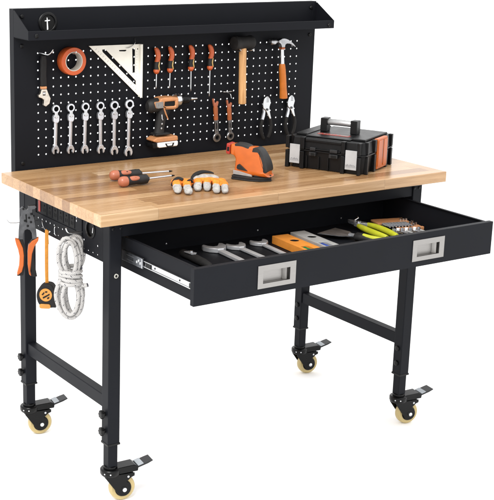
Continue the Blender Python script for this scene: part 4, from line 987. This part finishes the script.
# drill bit case
a = thing('bit_case', 'open drill bit set case with orange lid and rows of bits in the drawer', 'bit set', (1.0320, -.0120, FZ), (0, 0, math.radians(-15)))
a.scale = (1.10, 1, 1)
cb = MB(); cb.plate(rr(-.058, -.100, .058, .098, .006), .0005, .014, axes='xy'); case = cb.build('case', 'plastic', a, bevel=.0015)
MB().plate(rr(-.050, .040, .050, .094, .005), .0142, .0200, axes='xy').build('case_lid', 'tan', a, bevel=.0015)
MB().plate(rr(-.040, .030, .030, .039, .003), .0142, .0220, axes='xy').build('hinge_bar', 'midgrey', a, bevel=.001)
for k in range(8):
    x_ = -.050+k*.0095
    MB().tube([(x_, .010, .026), (x_+.001, -.012, .027), (x_+.0015, -.014, .027), (x_+.002, -.032, .027)], [.0036, .0036, .0027, .0024], 10).build('drill_bit', 'chrome', a)
MB().box((-.056, -.004, .0142), (.026, .006, .0220)).build('bit_rack', 'hole', a)
for k in range(7):
    x_ = -.046+k*.0125
    MB().cyl((x_, -.052, .0142), (x_, -.052, .0270), .0048, seg=12).build('socket_bit', 'white' if k % 2 else 'chrome', a)
MB().box((-.030, -.044, .0142), (.050, -.034, .0250)).build('orange_rack', 'tan', a, bevel=.0015)
MB().box((.026, -.030, .0142), (.050, .026, .0230)).build('orange_rack', 'tan', a, bevel=.0015)
for k in range(4): MB().cyl((.031+(k % 2)*.012, -.018+k*.011, .0231), (.031+(k % 2)*.012, -.018+k*.011, .0310), .0046, seg=12).build('steel_socket', 'steel', a)
for k in range(6): MB().tube([(-.040+k*.014, -.062, .020), (-.036+k*.014, -.092, .021)], [.0034, .0028], 8).build('driver_bit', ('steel', 'chrome', 'levelgrey')[k % 3], a)
for k in range(3): MB().cyl((.030+k*.009, .062, .0201), (.030+k*.009, .062, .0262), .0050, seg=12).build('hole_saw', 'steel', a)

# ================================================================== light
w = bpy.data.worlds.new('World'); scene.world = w; w.use_nodes = True
bg = w.node_tree.nodes['Background']
bg.inputs['Color'].default_value = (1, 1, 1, 1); bg.inputs['Strength'].default_value = 1.72

def area(name, loc, target, size, power, color=(1, 1, 1), sy=None):
    l = bpy.data.lights.new(name, 'AREA'); l.energy = power; l.size = size; l.color = color
    if sy: l.shape = 'RECTANGLE'; l.size_y = sy
    o = bpy.data.objects.new(name, l); COL.objects.link(o); o.location = loc
    d = Vector(target)-Vector(loc); o.rotation_euler = d.to_track_quat('-Z', 'Y').to_euler()
    return o
area('key_softbox', (-1.7, -1.3, 3.5), (.5, .3, .8), 1.6, 140, (1, .98, .95))

# ================================================================== camera
cam = bpy.data.cameras.new('Camera'); co = bpy.data.objects.new('Camera', cam); COL.objects.link(co)
Rv = Vector((0.8516715687427405, -0.5238175494926489, 0.016453383809903754))
Uv = Vector((0.11768830249185346, 0.22175324233221012, 0.9679746706296604))
Fv = Vector((0.5106907111470362, 0.8224601354275657, -0.25050812996907834))
mw = Matrix.Identity(4)
for i in range(3): mw[i][0], mw[i][1], mw[i][2] = Rv[i], Uv[i], -Fv[i]
mw.translation = Vector((-1.4654, -2.6096, 1.5822))
co.matrix_world = mw
cam.sensor_fit = 'VERTICAL'; cam.sensor_height = 36; cam.lens = 1203.9365/500*36
cam.shift_x = 95.2721/500; cam.shift_y = -19.8651/500
cam.clip_start = .05; cam.clip_end = 500
scene.camera = co
scene.view_settings.view_transform = 'Standard'; scene.view_settings.look = 'None'
scene.view_settings.exposure = 0.0; scene.view_settings.gamma = 1
scene.cycles.max_bounces = 8; scene.cycles.diffuse_bounces = 4
scene.cycles.use_denoising = True
